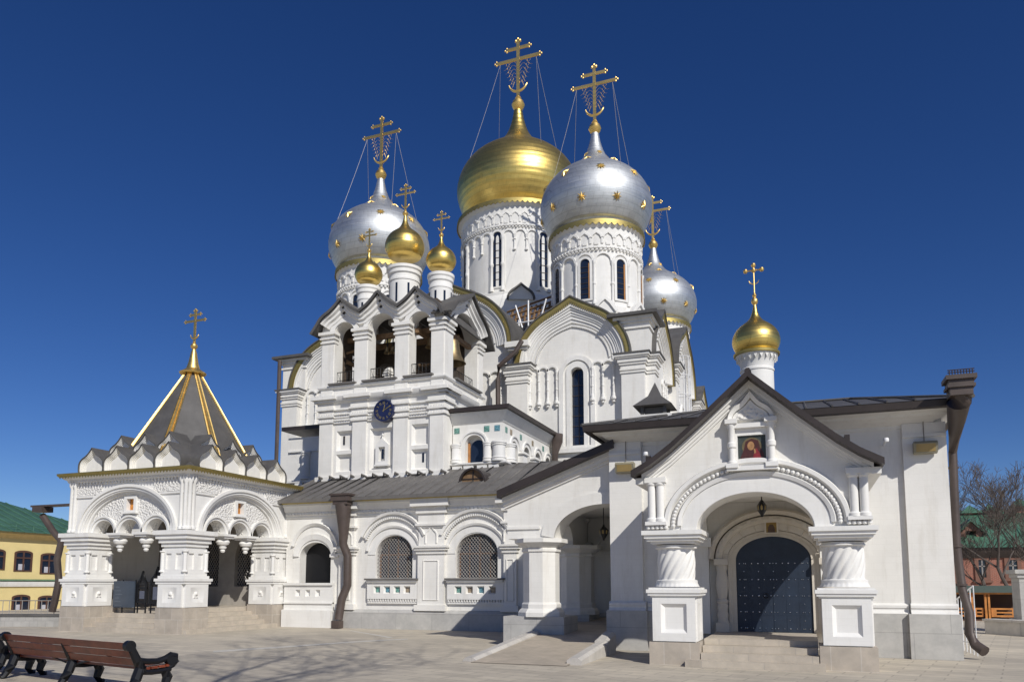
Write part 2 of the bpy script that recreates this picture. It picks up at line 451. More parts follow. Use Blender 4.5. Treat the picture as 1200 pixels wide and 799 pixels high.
def stars(x, y, zc, R, parent, ph):
    base = star_mesh(.29).build('star', M_GOLD2, parent, 10); first = True; off = parent_world(parent)
    base.data.transform(__import__('mathutils').Matrix.Translation(off))
    for k, (zz, n, sc) in enumerate(((-.22, 10, 1), (.30, 9, 1), (.66, 7, .85), (.93, 5, .7))):
        r, sl_ = dome_radius(zz)
        for i in range(n):
            a = 2*pi*(i+.5*(k % 2))/n+ph
            if cos(a-.35) < -.35: continue
            o = base if first else base.copy()
            if not first: COL.objects.link(o); o.parent = parent
            first = False
            o.location = (x+(r*R+.03)*sin(a), y-(r*R+.03)*cos(a), zc+zz*R*(1.06 if zz > 0 else 1))
            o.location -= off
            o.rotation_euler = (-sl_, 0, a); o.scale = (sc,)*3
def drum(x, y, r, z0, z1, zf, nwin, parent, nsmall, name='drum', winw=.30, alt=True, ph=0.0):
    """round drum: plain cylinder, blind arcade on colonnettes, narrow windows, frieze, gilt fringe"""
    mb = MB()
    mb.lathe(x, y, 0, [(r*1.03, z0), (r*1.03, z0+.35), (r, z0+.42), (r, zf), (r*1.03, zf+.03), (r*1.03, zf+.12), (r*1.005, zf+.15), (r*1.02, z1-.40), (r*1.08, z1-.24), (r*1.09, z1)], 72)
    o = mb.build(name, M_W2, parent)
    f = FC(x, y, r); circ = 2*pi*r; n = nwin*(nsmall+1) if not alt else nwin*2
    step = circ/n; ac = MB(); fr = MB()
    zs = zf-.25-step*.46
    for i in range(n):
        uc = step*i+ph*r
        ac.mould(f, arcpts(uc, zs, step*.44, None, 180, 0, 12), [(-.05, -.02), (.06, -.02), (.06, .10), (-.05, .10)])
        iswin = (i % (2 if alt else nsmall+1) == 0)
        ub = uc+step*.5
        px_, py_, _ = f(ub, 0, .05)
        nearwin = iswin or ((i+1) % (2 if alt else nsmall+1) == 0)
        if alt or nearwin:
            h = zs-(z0+.42); ac.lathe(px_, py_, z0+.42, colprof(r*.02+.02, h, (.48,)), 8)
        else:
            ac.lathe(px_, py_, zs-1.15, [(.03, 0), (.11, .06), (.11, .16), (.06, .2), (.06, .75), (.11, .8), (.11, .86), (.06, .9), (.13, 1.15)], 8)
        if iswin:
            h0 = z0+.75; wo_ = archhole(uc, h0-.1, winw+.14, zs-.12); wi = archhole(uc, h0, winw, zs-.12)
            wf = MB(); wf.panel(f, wo_, [wi], -.05, .09); win = wf.build('window', M_W2, o)
            gl = MB(); gl.panel(f, wi, (), -.05, .015); gl.build('window_pane', M_GLASS, o)
            mu = MB()
            for q in range(1, 7): mu.box(f, uc-winw, uc+winw, h0+(zs-h0)*q/7-.018, h0+(zs-h0)*q/7+.018, .016, .04)
            mu.build('window_bar', M_BROWN, o)
            mu = MB(); mu.box(f, uc+winw-.08, uc+winw-.005, h0, zs-.1, .016, .05); mu.build('window_frame', M_WFRAME, o)
    ac.build('blind_arcade', M_W2, o)
    # frieze of little keel arches and dentils
    m2 = int(circ/.62); s2 = circ/m2
    for i in range(m2):
        uc = s2*i
        fr.mould(f, keelpts(uc, zf+.62*(z1-zf)*.62, s2*.42, s2*.40, .06, 10), [(-.05, -.02), (.05, -.02), (.05, .11), (-.05, .11)])
        fr.box(f, uc+s2*.5-.06, uc+s2*.5+.06, zf+.28, zf+.62*(z1-zf)*.62, -.02, .08)
        fr.box(f, uc-.12, uc+.12, zf+.22, zf+.36, -.02, .07)
    for row in (.0, .12):
        m3 = int(circ/.22)
        for i in range(m3):
            u = circ/m3*(i+(.5 if row else 0)); fr.box(f, u-.055, u+.055, zf-.10+row-.02, zf-.02+row-.02, -.02, .13)
    fr.build('frieze', M_W2, o)
    gb = MB(); gb.lathe(x, y, 0, [(r*1.085, z1-.20), (r*1.10, z1-.20), (r*1.10, z1+.02), (r*1.03, z1+.10)], 72, False)
    sc_ = int(circ*1.1/.34)
    fg = FC(x, y, r*1.10)
    for i in range(sc_):
        u = 2*pi*r*1.10*i/sc_; gb.panel(fg, [(u-.15, z1-.19), (u-.10, z1-.27), (u, z1-.33), (u+.10, z1-.27), (u+.15, z1-.19)], (), -.02, .012)
    gb.build('gilt_fringe', M_OGOLD, o)
    return o

# ------------------------------------------------------------------ the cathedral
cath = thing('cathedral', 'tall white main cathedral carrying one large gold dome and big silver star-studded onion domes', 'cathedral', (-18, 50, 0))
CY0, CX0, CX1, CY1 = 38.0, -29.2, -7.2, 63.0
SPR = 13.35
# body: kept 0.45 behind the facade panels
mb = MB(); mb.wbox(CX0+.45, CX1-.45, CY0+.45, CY1, 0, SPR+.2); mb.build('wall', M_W, cath)
def facade(f, u0, u1, bays, wins, parent):
    """front skin with keel gables; bays = [(centre, outer radius, spring, rise, tip)]; wins = holes"""
    holes = [archhole(u, v0, w, vs) for (u, v0, w, vs) in wins]
    mb = MB(); mb.panel(f, [(u0, 0), (u1, 0), (u1, SPR), (u0, SPR)], holes, -.44, 0); mb.build('facade_wall', M_W, parent)
    for (u, v0, w, vs) in wins:
        gl = MB(); gl.panel(f, archhole(u, v0, w+.02, vs), (), -.42, -.34); wn = gl.build('window', M_GLASS, parent)
        fr = MB()
        fr.panel(f, archhole(u, v0-.15, w+.62, vs), [archhole(u, v0-.02, w+.38, vs)], -.02, .10)
        fr.panel(f, archhole(u, v0-.02, w+.22, vs+.1), [archhole(u, v0, w+.005, vs)], -.02, .05)
        fr.box(f, u-w-.75, u+w+.75, v0-.38, v0-.16, -.02, .22); fr.build('window_surround', M_W2, wn)
        br = MB()
        for k in range(1, 7): br.box(f, u-w, u+w, v0+(vs-v0)*k/7-.02, v0+(vs-v0)*k/7+.02, -.339, -.31)
        br.box(f, u-.02, u+.02, v0, vs+.1, -.339, -.315); br.build('window_bar', M_BROWN, wn)
    for (uc, r, sp, b, tip) in bays:
        K = lambda q, n=48: keelpts(uc, sp, r-q, b-q, tip*max(0, 1-q*.85), n, 26)
        gm = MB()
        if sp > SPR+.05: gm.box(f, uc-r, uc+r, SPR-.02, sp+.02, -2.8, -.02)
        gm.panel(f, K(.16), (), -2.8, -.03)
        ga = gm.build('gable', M_W, parent)
        am = MB()
        for q0, q1, w in ((.02, .20, .34), (.20, .30, .27), (.30, .42, .21), (.42, .52, .16), (.52, .66, .11), (.66, .80, .05)):
            am.panel(f, band(K(q0), K(q1)), (), -.05, w)
        # toothed inner edge
        P = K(.93, 64)
        for i in range(2, len(P)-2):
            (a, c) = P[i]; am.box(f, a-.045, a+.045, c-.045, c+.045, -.04, .055)
        am.build('archivolt', M_W2, ga)
        tr = MB(); tr.panel(f, band(keelpts(uc, sp, r+.20, b+.20, tip*1.1, 48, 26), K(.0)), (), -.1, .40)
        P = keelpts(uc, sp, r-.03, b-.03, tip, 90, 26)
        for i in range(1, len(P)-1): tr.panel(f, [(P[i][0]-.06, P[i][1]+.04), (P[i][0], P[i][1]-.13), (P[i][0]+.06, P[i][1]+.04)], (), .30, .39)
        tr.build('gilt_trim', M_OGOLD, ga)
        rf = MB(); rf.panel(f, band(keelpts(uc, sp, r+.27, b+.27, tip*1.12, 48, 26), keelpts(uc, sp, r+.19, b+.19, tip*1.1, 48, 26)), (), -4.0, .46)
        rf.build('gable_roof', M_ROOF, ga)
def cpier(f, u0, u1, top, parent, w=.45, corner=False):
    mb = MB(); stack(mb, f, u0, u1, [(0, top-.95, w), (top-.95, top-.87, w+.06), (top-.80, top-.87+.02, w+.02), (top-.80, top-.70, w+.07), (top-.70, top-.52, w+.03), (top-.52, top-.40, w+.10), (top-.40, top-.20, w+.16), (top-.20, top-.12, w+.24), (top-.12, top, w+.30)])
    mb.build('pilaster', M_W, parent)
    rb = MB(); rb.box(f, u0-.36, u1+.36, top, top+.06, -.3, w+.36); rb.build('pilaster_flashing', M_ROOF, parent)
def arcade(f, us, vb, vt, parent, r=.052):
    mb = MB()
    for i, u in enumerate(us):
        x, y, _ = f(u, 0, .09)
        mb.lathe(x, y, vb, [(.02, -.42), (.09, -.36), (.05, -.3), (.14, -.22), (.14, -.12), (.09, -.08)]+[(a, b) for a, b in colprof(r, vt-vb, (.36, .70))], 8)
    for a, b in zip(us[:-1], us[1:]):
        if b-a > .9: continue
        mb.mould(f, arcpts((a+b)/2, vt, (b-a)/2, None, 180, 0, 12), [(-.03, -.02), (.05, -.02), (.05, .12), (-.03, .12)])
    mb.build('blind_arcade', M_W2, parent)
fa = FA(CY0)
facade(fa, CX0, CX1, [(-25.6, 2.95, SPR, 2.86, .40), (-18.3, 3.75, 14.75, 3.2, .45), (-11.06, 2.95, SPR, 2.86, .40)], [(-10.83, 8.95, .36, 12.75)], cath)
for u0, u1, tp in ((-29.15, -28.1, 13.35), (-23.0, -21.9, 14.75), (-14.6, -13.45, 13.38), (-8.37, -7.2, 13.35)): cpier(fa, u0, u1, tp, cath)
mb = MB(); stack(mb, fa, -14.45, -13.6, [(13.4, 14.3, .30), (14.3, 14.45, .42), (14.45, 14.75, .55)], -2.5); mb.build('upper_pier', M_W, cath)
arcade(fa, [-13.42, -12.92, -12.42, -11.92], 11.45, 13.0, cath); arcade(fa, [-9.98, -9.42, -8.86], 11.45, 13.0, cath)
arcade(fa, [-16.4, -15.75, -15.1], 11.4, 13.0, cath)
arcade(fa, [-27.6, -27.0, -26.4], 11.4, 13.0, cath)
# side (facing +X)
fb = FB(CX1)
facade(fb, CY0, CY1, [(41.6, 2.9, SPR, 2.75, .55), (50.4, 3.9, 14.75, 3.1, .6), (59.4, 2.9, SPR, 2.75, .55)], [(50.4, 8.5, .4, 12.5)], cath)
for u0, u1, tp in ((38.0, 38.9, 13.35), (45.0, 46.0, 14.75), (55.0, 56.0, 14.75), (62.0, 63, 13.35)): cpier(fb, u0, u1, tp, cath)
arcade(fb, [42.6, 43.2, 43.8], 11.4, 13.0, cath)
# corner blocks above the capitals with their own eaves
for x0, x1 in ((-29.05, -28.0), (-8.25, -7.25)):
    mb = MB(); sqstack(mb, x0, x1, 38.05, 39.1, [(13.41, 14.75, .28), (14.75, 14.85, .36), (14.85, 15.05, .30), (15.05, 15.2, .40), (15.2, 15.35, .52)]); cb = mb.build('corner_block', M_W, cath)
    rm = MB(); sqstack(rm, x0, x1, 38.05, 39.1, [(15.35, 15.5, .78)])
    cxm = (x0+x1)/2; rm.add([(x0-.7, 37.3, 15.5), (x1+.7, 37.3, 15.5), (x1+.7, 39.9, 15.5), (x0-.7, 39.9, 15.5), (cxm, 39.2, 15.95)], [(0, 1, 4), (1, 2, 4), (2, 3, 4), (3, 0, 4), (3, 2, 1, 0)])
    rm.build('eave', M_ROOF, cb)
# central roof
mb = MB()
mb.add([(CX0+1.2, CY0+1.2, 13.6), (CX1-1.2, CY0+1.2, 13.6), (CX1-1.2, CY1-1, 13.6), (CX0+1.2, CY1-1, 13.6),
        (-24, 45, 18.6), (-12.6, 45, 18.6), (-12.6, 57, 18.6), (-24, 57, 18.6)],
       [(0, 1, 5, 4), (1, 2, 6, 5), (2, 3, 7, 6), (3, 0, 4, 7), (4, 5, 6, 7), (3, 2, 1, 0)])
mb.build('roof', M_ROOF, cath)
# square base under the main drum with small keel gables
mb = MB(); mb.lathe(-18.75, 50.5, 0, [(4.5, 17), (4.5, 20.7), (4.3, 21.1), (4.1, 21.3)], 16, True, pi/16); mb.build('drum_base', M_W2, cath)
for k in range(8):
    a = radians(22.5+45*k); f = FC(-18.75, 50.5, 4.55)
    mb = MB(); mb.panel(f, keelpts(4.55*a, 20.6, .8, .7, .25, 14), (), -.1, .12); bg_ = mb.build('base_gable', M_W2, cath)
    mb = MB(); mb.panel(f, band(keelpts(4.55*a, 20.6, .92, .82, .28, 14), keelpts(4.55*a, 20.6, .8, .7, .25, 14)), (), -.2, .25)
    mb.build('gable_roof', M_ROOF, bg_)
d = drum(-18.75, 50.5, 4.08, 21.0, 27.75, 25.95, 8, cath, 3, 'drum', .40, False)
dm = onion(-18.75, 50.5, 30.35, 4.52, M_GOLD, cath, squash=1.0)
cross(-18.75, 50.5, 36.8, 5.75, dm); chains(-18.75, 50.5, 30.35, 4.5, 36.8, 5.75, dm)
for (x, y, ph) in ((-10.72, 42, 0), (-25.3, 42, 0.2), (-10.4, 59, .4)):
    mb = MB(); mb.lathe(x, y, 0, [(2.95, 14), (2.95, 16.2), (2.75, 16.6)], 8, True, pi/8); mb.build('drum_base', M_W2, cath)
    for k in range(8):
        mb = MB(); f = FC(x, y, 2.8); u = 2.8*radians(22.5+45*k)
        mb.mould(f, [(u-.62, 16.5), (u-.3, 16.95), (u, 17.2), (u+.3, 16.95), (u+.62, 16.5)], [(-.1, -.3), (.08, -.3), (.08, .22), (-.1, .22)])
        mb.panel(f, [(u-.62, 16.4), (u+.62, 16.4), (u+.3, 16.92), (u, 17.15), (u-.3, 16.92)], (), -.25, .12)
        mb.build('base_gable', M_W2, cath)
    drum(x, y, 2.55, 16.55, 21.75, 20.15, 8, cath, 1, 'drum', .27, True)
    R = 3.28
    dm = onion(x, y, 23.65, R, M_SILV, cath, squash=1.0)
    cross(x, y, 28.3, 4.4, dm); chains(x, y, 23.65, R, 28.3, 4.4, dm)
    stars(x, y, 23.65, R, dm, ph)
# dark rain pipe beside the right bay
def pipe_run(pts, r, parent, name='downpipe', mat=None):
    mb = MB(); mb.tube(pts, r, 10); return mb.build(name, mat or M_PIPE, parent)
pipe_run([(-13.6, 37.15, 14.6), (-13.9, 37.0, 14.0), (-14.85, 37.0, 13.3), (-14.98, 37.2, 12.6), (-14.98, 37.35, 6.5)], .13, cath)
pipe_run([(-29.25, 37.3, 15.2), (-29.25, 37.3, 13.2), (-29.3, 37.35, 6)], .12, cath)
# caged ladder on the side wall
mb = MB()
for u in (47.0, 47.55): mb.tube([fb(u, z, .25) for z in (8.6, 11, 13.5, 16.2)], .035, 5)
for z in [8.8+.35*i for i in range(21)]: mb.tube([fb(47.0, z, .25), fb(47.55, z, .25)], .025, 4)
for z in (11, 12.2, 13.4, 14.6, 15.8): mb.tube([fb(47.28+.42*cos(radians(a)), z, .25+.75*sin(radians(a))) for a in range(0, 181, 20)], .03, 4)
for a in range(0, 181, 30): mb.tube([fb(47.28+.42*cos(radians(a)), z, .25+.75*sin(radians(a))) for z in (11, 15.8)], .025, 4)
tag(mb.build('caged_ladder', M_PVC), 'white caged roof ladder climbing the far side wall of the cathedral', 'ladder')
# repair timber on the roof between the gables
tmb = MB()
sc = thing('roof_scaffold', 'weathered timber trestle and boards on the roof between two gables', 'scaffold', (-15, 42.5, 15.5))
SY = 40.4
def sp_(px, py, dy=0): x, z = XZ(px, py, SY+dy); return (x, SY+dy, z)
for k in range(10): tmb.tube([sp_(597+5.5*k, 386-2.2*k), sp_(601+5.5*k, 364-1.2*k, 2.2)], .08, 4)
for k in range(4): tmb.tube([sp_(594, 384-6*k, .4+.5*k), sp_(648, 365-6*k, .4+.5*k)], .07, 4)
tmb.build('board_stack', M_WOOD, sc)
wmb = MB()
for a, b in (((619, 392), (619, 352)), ((604, 358), (612, 384)), ((640, 350), (630, 386)), ((600, 380), (648, 372)), ((608, 392), (608, 375)), ((628, 392), (628, 374))): wmb.tube([sp_(*a, -.2), sp_(*b, -.2)], .05, 4)
wmb.build('trestle', M_PVC, sc)

# ------------------------------------------------------------------ bell tower
def splay(mb, f, u0, u1, v0, v1, wo_, wi, s):
    O = [(u0, v0), (u1, v0), (u1, v1), (u0, v1)]; I = [(u0+s, v0+s), (u1-s, v0+s), (u1-s, v1-s), (u0+s, v1-s)]
    mb.add([f(a, b, wo_) for a, b in O]+[f(a, b, wi) for a, b in I], [(i, (i+1) % 4, (i+1) % 4+4, i+4) for i in range(4)]+[(4, 5, 6, 7)])
def rect(u0, u1, v0, v1): return [(u0, v0), (u1, v0), (u1, v1), (u0, v1)]
tow = thing('bell_tower', 'white bell tower with three open arches, a blue clock and three small gold domes', 'bell tower', (-17.9, 32.1, 0))
TX0, TX1, TY0, TY1 = -21.15, -14.64, 30.0, 34.4
ft, fs_ = FA(TY0), FB(TX1)
mb = MB(); mb.wbox(TX0+.2, TX1-.3, TY0+.32, TY1-.1, 0, 10.9); mb.build('wall', M_W, tow)
PIERS = [(-21.13, -20.42), (-19.33, -18.6), (-17.18, -16.45), (-15.34, -14.66)]
SP = [(30.02, 30.92), (33.78, 34.38)]
pan = [(-20.24, -19.38, 7.95, 8.88), (-20.24, -19.38, 6.95, 7.78), (-18.45, -17.28, 6.95, 8.88), (-16.3, -15.46, 7.95, 8.92), (-16.3, -15.46, 6.85, 7.78)]
mb = MB(); mb.panel(ft, rect(TX0+.02, TX1-.1, 5, 10.3), [rect(a, b, c, d) for a, b, c, d in pan], -.34, -.1)
for a, b, c, d in pan: splay(mb, ft, a, b, c, d, -.1, -.28, .10)
mb.panel(fs_, rect(TY0+.1, TY1, 5, 10.3), [rect(31.3, 33.1, 7, 8.9)], -.34, -.1); splay(mb, fs_, 31.3, 33.1, 7, 8.9, -.1, -.28, .1)
mb.build('panelled_wall', M_W, tow)
for (a, b) in PIERS:
    mb = MB(); stack(mb, ft, a, b, [(6.72, 9.28, 0), (9.28, 9.36, .07), (9.36, 9.52, .03), (9.52, 9.62, .10), (9.62, 9.86, .04), (9.86, 9.95, .13), (9.95, 10.22, .08), (10.22, 10.34, .2), (10.34, 10.5, .32)], -.2)
    mb.box(ft, a-.09, b+.09, 5.5, 6.73, -.2, .14); mb.build('pilaster', M_W, tow)
for (a, b) in SP:
    mb = MB(); stack(mb, fs_, a, b, [(6.72, 9.28, 0), (9.28, 9.36, .07), (9.36, 9.52, .03), (9.52, 9.62, .10), (9.62, 9.86, .04), (9.86, 9.95, .13), (9.95, 10.22, .08), (10.22, 10.34, .2), (10.34, 10.5, .32)], -.2)
    mb.box(fs_, a-.09, b+.09, 5.5, 6.73, -.2, .14); mb.build('pilaster', M_W, tow)
plan = [(TX0+.1, TY0+.1), (TX1-.1, TY0+.1), (TX1-.1, TY1-.1), (TX0+.1, TY1-.1)]
mb = MB()
mb.loop(plan, [(-.2, 9.24), (.08, 9.24), (.08, 9.33), (.03, 9.36), (.03, 9.47), (.10, 9.5), (.10, 9.58), (.03, 9.63), (.03, 9.83), (.13, 9.86), (.13, 9.92), (.06, 9.96), (.10, 10.16), (.22, 10.24), (.30, 10.34), (.34, 10.47), (.20, 10.58), (-.2, 10.62)])
mb.loop(plan, [(-.2, 6.2), (.12, 6.2), (.12, 6.66), (.05, 6.76), (-.2, 6.8)])
mb.loop(plan, [(-.2, 10.9), (.16, 10.9), (.2, 10.95), (.2, 11.02), (.06, 11.05), (-.3, 11.06)])
for (u0, u1) in ((TX0, TX1),): dentils(mb, ft, u0, u1, 9.62, 9.70, -.1, .07, .13); dentils(mb, ft, u0, u1, 9.35, 9.42, -.1, .05, .13)
dentils(mb, fs_, TY0, TY1, 9.62, 9.70, -.1, .07, .13); dentils(mb, fs_, TY0, TY1, 9.35, 9.42, -.1, .05, .13)
mb.build('cornice', M_W2, tow)
# belfry
CEN = [(-19.875, .545), (-17.89, .71), (-15.895, .555)]
def keel_top(u, bays, sp):
    best = sp
    for uc, a, b, tip in bays:
        x = (u-uc)/a
        if abs(x) < 1:
            t = degrees(math.acos(max(-1, min(1, -x)))); gq = max(0, 1-abs(t-90)/36)
            best = max(best, sp+b*sqrt(1-x*x)+tip*gq*gq)
    return best
FB3 = [(-19.87, 1.30, .92, .46), (-17.89, 1.30, .96, .50), (-15.93, 1.30, .92, .46)]
SB1 = [(32.2, 2.2, 1.2, .55)]
def top_path(u0, u1, bays, sp, n): return [(u0+(u1-u0)*i/n, keel_top(u0+(u1-u0)*i/n, bays, sp)) for i in range(n+1)]
tp = top_path(TX0, TX1-.06, FB3, 13.66, 130)
tp[0] = (TX0, 13.66); tp[-1] = (TX1-.06, 13.66)
mb = MB(); mb.panel(ft, [(TX0, 10.52), (TX1-.06, 10.52)]+list(reversed(tp)), [archhole(c, 11.12, w, 13.5) for c, w in CEN], -.72, -.04)
mb.build('belfry_front', M_W, tow)
ts = top_path(30.0, TY1, SB1, 13.66, 70)
mb = MB(); mb.panel(fs_, [(30.72, 10.52), (TY1, 10.52)]+[p for p in reversed(ts) if p[0] > 30.72]+[(30.72, keel_top(30.72, SB1, 13.66))], [archhole(32.35, 11.12, 1.38, 13.5, 1.0)], -.72, -.04)
mb.panel(fs_, [p for p in ts if p[0] < 30.72]+[(30.72, keel_top(30.7, SB1, 13.66)), (30.72, 13.66), (30.0, 13.66)], (), -.40, -.045)
mb.build('belfry_side', M_W, tow)
fk = FK(TY1); fl = FL(TX0)
mb = MB(); mb.panel(fk, rect(TX0+.72, TX1-.72, 10.9, 14.2), [archhole(-19.9, 11.12, .5, 12.6)], -.6, -.02); mb.panel(fl, rect(30.72, TY1, 10.5, 14.2), [archhole(32.4, 11.12, .8, 13.2)], -.72, -.02)
mb.wbox(TX0+.7, TX1-.7, TY0+.6, TY1-.3, 14.72, 14.85); mb.build('belfry_back', simple('shade-darkened belfry boards', (.10, .075, .055), .8, 0, .3, 5), tow)  # timber tone darkened so the colour carries the shade inside the belfry
for (a, b) in PIERS:
    mb = MB(); stack(mb, ft, a+.03, b-.03, [(10.6, 13.12, 0), (13.12, 13.2, .06), (13.2, 13.32, .02), (13.32, 13.4, .09), (13.4, 13.52, .04), (13.52, 13.66, .14)], -.3); mb.build('belfry_pier', M_W, tow)
for (a, b) in SP:
    mb = MB(); stack(mb, fs_, a+.03, b-.03, [(10.6, 13.12, 0), (13.12, 13.2, .06), (13.2, 13.32, .02), (13.32, 13.4, .09), (13.4, 13.52, .04), (13.52, 13.66, .14)], -.3); mb.build('belfry_pier', M_W, tow)
for c, w in CEN:
    mb = MB()
    mb.panel(ft, band(arcpts(c, 13.5, w+.26), arcpts(c, 13.5, w+.02)), (), -.1, .05); am = mb.build('archivolt', M_W2, tow)
    mb = MB(); mb.box(ft, c-w-.18, c+w+.18, 11.04, 11.12, -.75, .2); mb.build('sill_flashing', M_GROOF, tow)
mb = MB(); mb.panel(fs_, band(arcpts(32.35, 13.5, 1.60, 1.22), arcpts(32.35, 13.5, 1.40, 1.02)), (), -.1, .05); mb.build('archivolt', M_W2, tow)
mb = MB(); mb.box(fs_, 30.9, 33.85, 11.04, 11.12, -.75, .2); mb.build('sill_flashing', M_GROOF, tow)
GP = [(0, -.1), (0, .30), (-.12, .30), (-.17, .18), (-.28, .18), (-.33, .08), (-.46, .08), (-.50, -.1)]
mb = MB(); mb.mould(ft, tp[2:-2], GP); mb.build('gable_moulding', M_W2, tow)
mb = MB(); mb.mould(fs_, ts[2:-2], GP); mb.build('gable_moulding', M_W2, tow)
tpr = [(TX0-.30, 13.50)]+tp[1:-1]+[(TX1+.02, 13.70)]
mb = MB(); mb.mould(ft, tpr, [(.02, -4.4), (.10, -4.4), (.10, .46), (-.02, .46), (-.02, .42), (.02, .42)])
mb.mould(fs_, [(29.75, 13.75)]+ts[2:-1]+[(TY1+.4, 13.4)], [(.02, -.55), (.10, -.55), (.10, .46), (-.02, .46), (-.02, .42), (.02, .42)])
mb.mould(fs_, [p for p in ts[2:-1] if p[0] > 31.2]+[(TY1+.4, 13.4)], [(.02, -3.0), (.10, -3.0), (.10, -.5), (.02, -.5)])
mb.build('roof', M_ROOF, tow, 25)
# slits and the little aedicule
for u, v in ((-19.93, 8.25), (-15.78, 7.2)): mb = MB(); mb.box(ft, u-.05, u+.05, v, v+.42, -.27, -.262); mb.build('slit_window', M_GLASS, tow)
mb = MB(); mb.box(ft, -17.86, -17.76, 7.45, 7.9, -.20, -.19); mb.build('slit_window', M_GLASS, tow)
mb = MB(); mb.panel(ft, [(-18.15, 7.2), (-17.5, 7.2), (-17.5, 8.1), (-17.83, 8.42), (-18.15, 8.1)], [rect(-18.0, -17.66, 7.35, 8.0)], -.3, -.12)
mb.box(ft, -18.22, -17.43, 7.12, 7.2, -.3, -.05); mb.lathe(*ft(-17.83, 8.4, -.2)[:2], 8.4, [(.05, 0), (.03, .1), (.07, .16), (.0, .26)], 8); mb.build('niche', M_W2, tow)
# iron railings of the belfry
for u0, u1, f in [(c-w, c+w, ft) for c, w in CEN]+[(30.97, 33.73, fs_)]:
    mb = MB()
    for v in (11.35, 11.75): mb.tube([f(u0, v, -.3), f(u1, v, -.3)], .02, 4)
    n = int((u1-u0)/.16)
    for i in range(n+1): mb.tube([f(u0+(u1-u0)*i/n, 11.12, -.3), f(u0+(u1-u0)*i/n, 11.75, -.3)], .013, 4)
    mb.build('railing', M_BLACK, tow)
# domes of the tower
for (px, pd, R, zb, zt, zc, H) in ((-17.9, 'x', .98, 14.4, 17.15, 18.35, 1.75), (-19.93, 'x', .70, 14.0, 16.5, 17.25, 1.35), (-15.9, 'x', .73, 14.0, 16.55, 17.35, 1.4)):
    r = R*.76
    mb = MB(); mb.lathe(px, 32.1, 0, [(r*1.0, zb), (r, zt-.75), (r*1.05, zt-.72), (r*1.05, zt-.62), (r*1.0, zt-.58), (r*1.0, zt-.42), (r*1.1, zt-.36), (r*1.1, zt-.2), (r*1.18, zt-.14), (r*1.18, zt)], 40)
    o = mb.build('small_drum', M_W2, tow); f = FC(px, 32.1, r); mb = MB()
    for a in range(0, 360, 45): mb.box(f, radians(a)*r-.05, radians(a)*r+.05, zb+.9, zt-.9, -.01, .012)
    mb.build('slit_window', M_GLASS, o)
    dm = onion(px, 32.1, zc-.05, R, M_GOLD, tow, 'small_dome', 1.0, 1.24); cross(px, 32.1, zc-.05+1.36*1.24*R-.05, H*.94, dm, False)
# bells and their beams: each bell hangs free
bx = MB()
for y in (31.2, 32.6): bx.wbox(TX0+.5, TX1-.5, y-.09, y+.09, 13.45, 13.68)
bx.wbox(-15.2, -15.0, 30.5, 34.0, 13.3, 13.5); bx.wbox(-16.4, -16.2, 30.5, 34.0, 13.3, 13.5)
bx.wbox(-18.5, -17.3, 32.4, 33.2, 11.0, 12.2); bx.tube([(-20.4, 31, 12.5), (-19.2, 33.4, 11.9)], .12, 4); bx.tube([(-16.5, 31, 11.9), (-15.2, 32, 12.2)], .08, 4)
bx.tube([(-20.4, 31.0, 12.9), (-18.9, 31.4, 13.3)], .07, 4)
bx.build('bell_beam', M_WOOD, tow)
def bell(x, y, z, s, label):
    t = thing('bell', label, 'bell', (x, y, z), 'bells hanging in the tower')
    mb = MB(); mb.lathe(x, y, z, [(.0, .98*s), (.10*s, .97*s), (.22*s, .92*s), (.27*s, .84*s), (.29*s, .6*s), (.34*s, .35*s), (.43*s, .15*s), (.52*s, .03*s), (.54*s, 0), (.48*s, .0), (.40*s, .15*s), (.26*s, .6*s), (.2*s, .85*s), (0, .9*s)], 28, False); mb.build('bell_body', M_BRONZE, t)
    mb = MB(); mb.lathe(x, y, z, [(.02*s, .9*s), (.02*s, .1*s), (.08*s, .05*s), (.08*s, -.06*s), (.02*s, -.12*s)], 10); mb.build('clapper', M_BLACK, t)
    mb = MB(); mb.wbox(x-.04*s, x+.04*s, y-.12*s, y+.12*s, z+.95*s, max(z+1.2*s, 13.5)); mb.build('hanger', M_BLACK, t)
bell(-15.1, 31.75, 12.05, 1.22, 'largest bronze bell, hanging in the right side arch of the white tower')
bell(-15.95, 31.2, 12.75, .5, 'middle-sized bell in the front arch nearest the tower corner')
for x, l in ((-18.25, 'leftmost of three small bells in the middle front arch of the tower'), (-17.95, 'central one of three small bells in the middle front arch of the tower'), (-17.62, 'rightmost of three small bells in the middle front arch of the tower')): bell(x, 31.2, 12.72, .33, l)
bell(-19.9, 31.3, 12.55, .55, 'bell half hidden in the leftmost front arch of the tower')
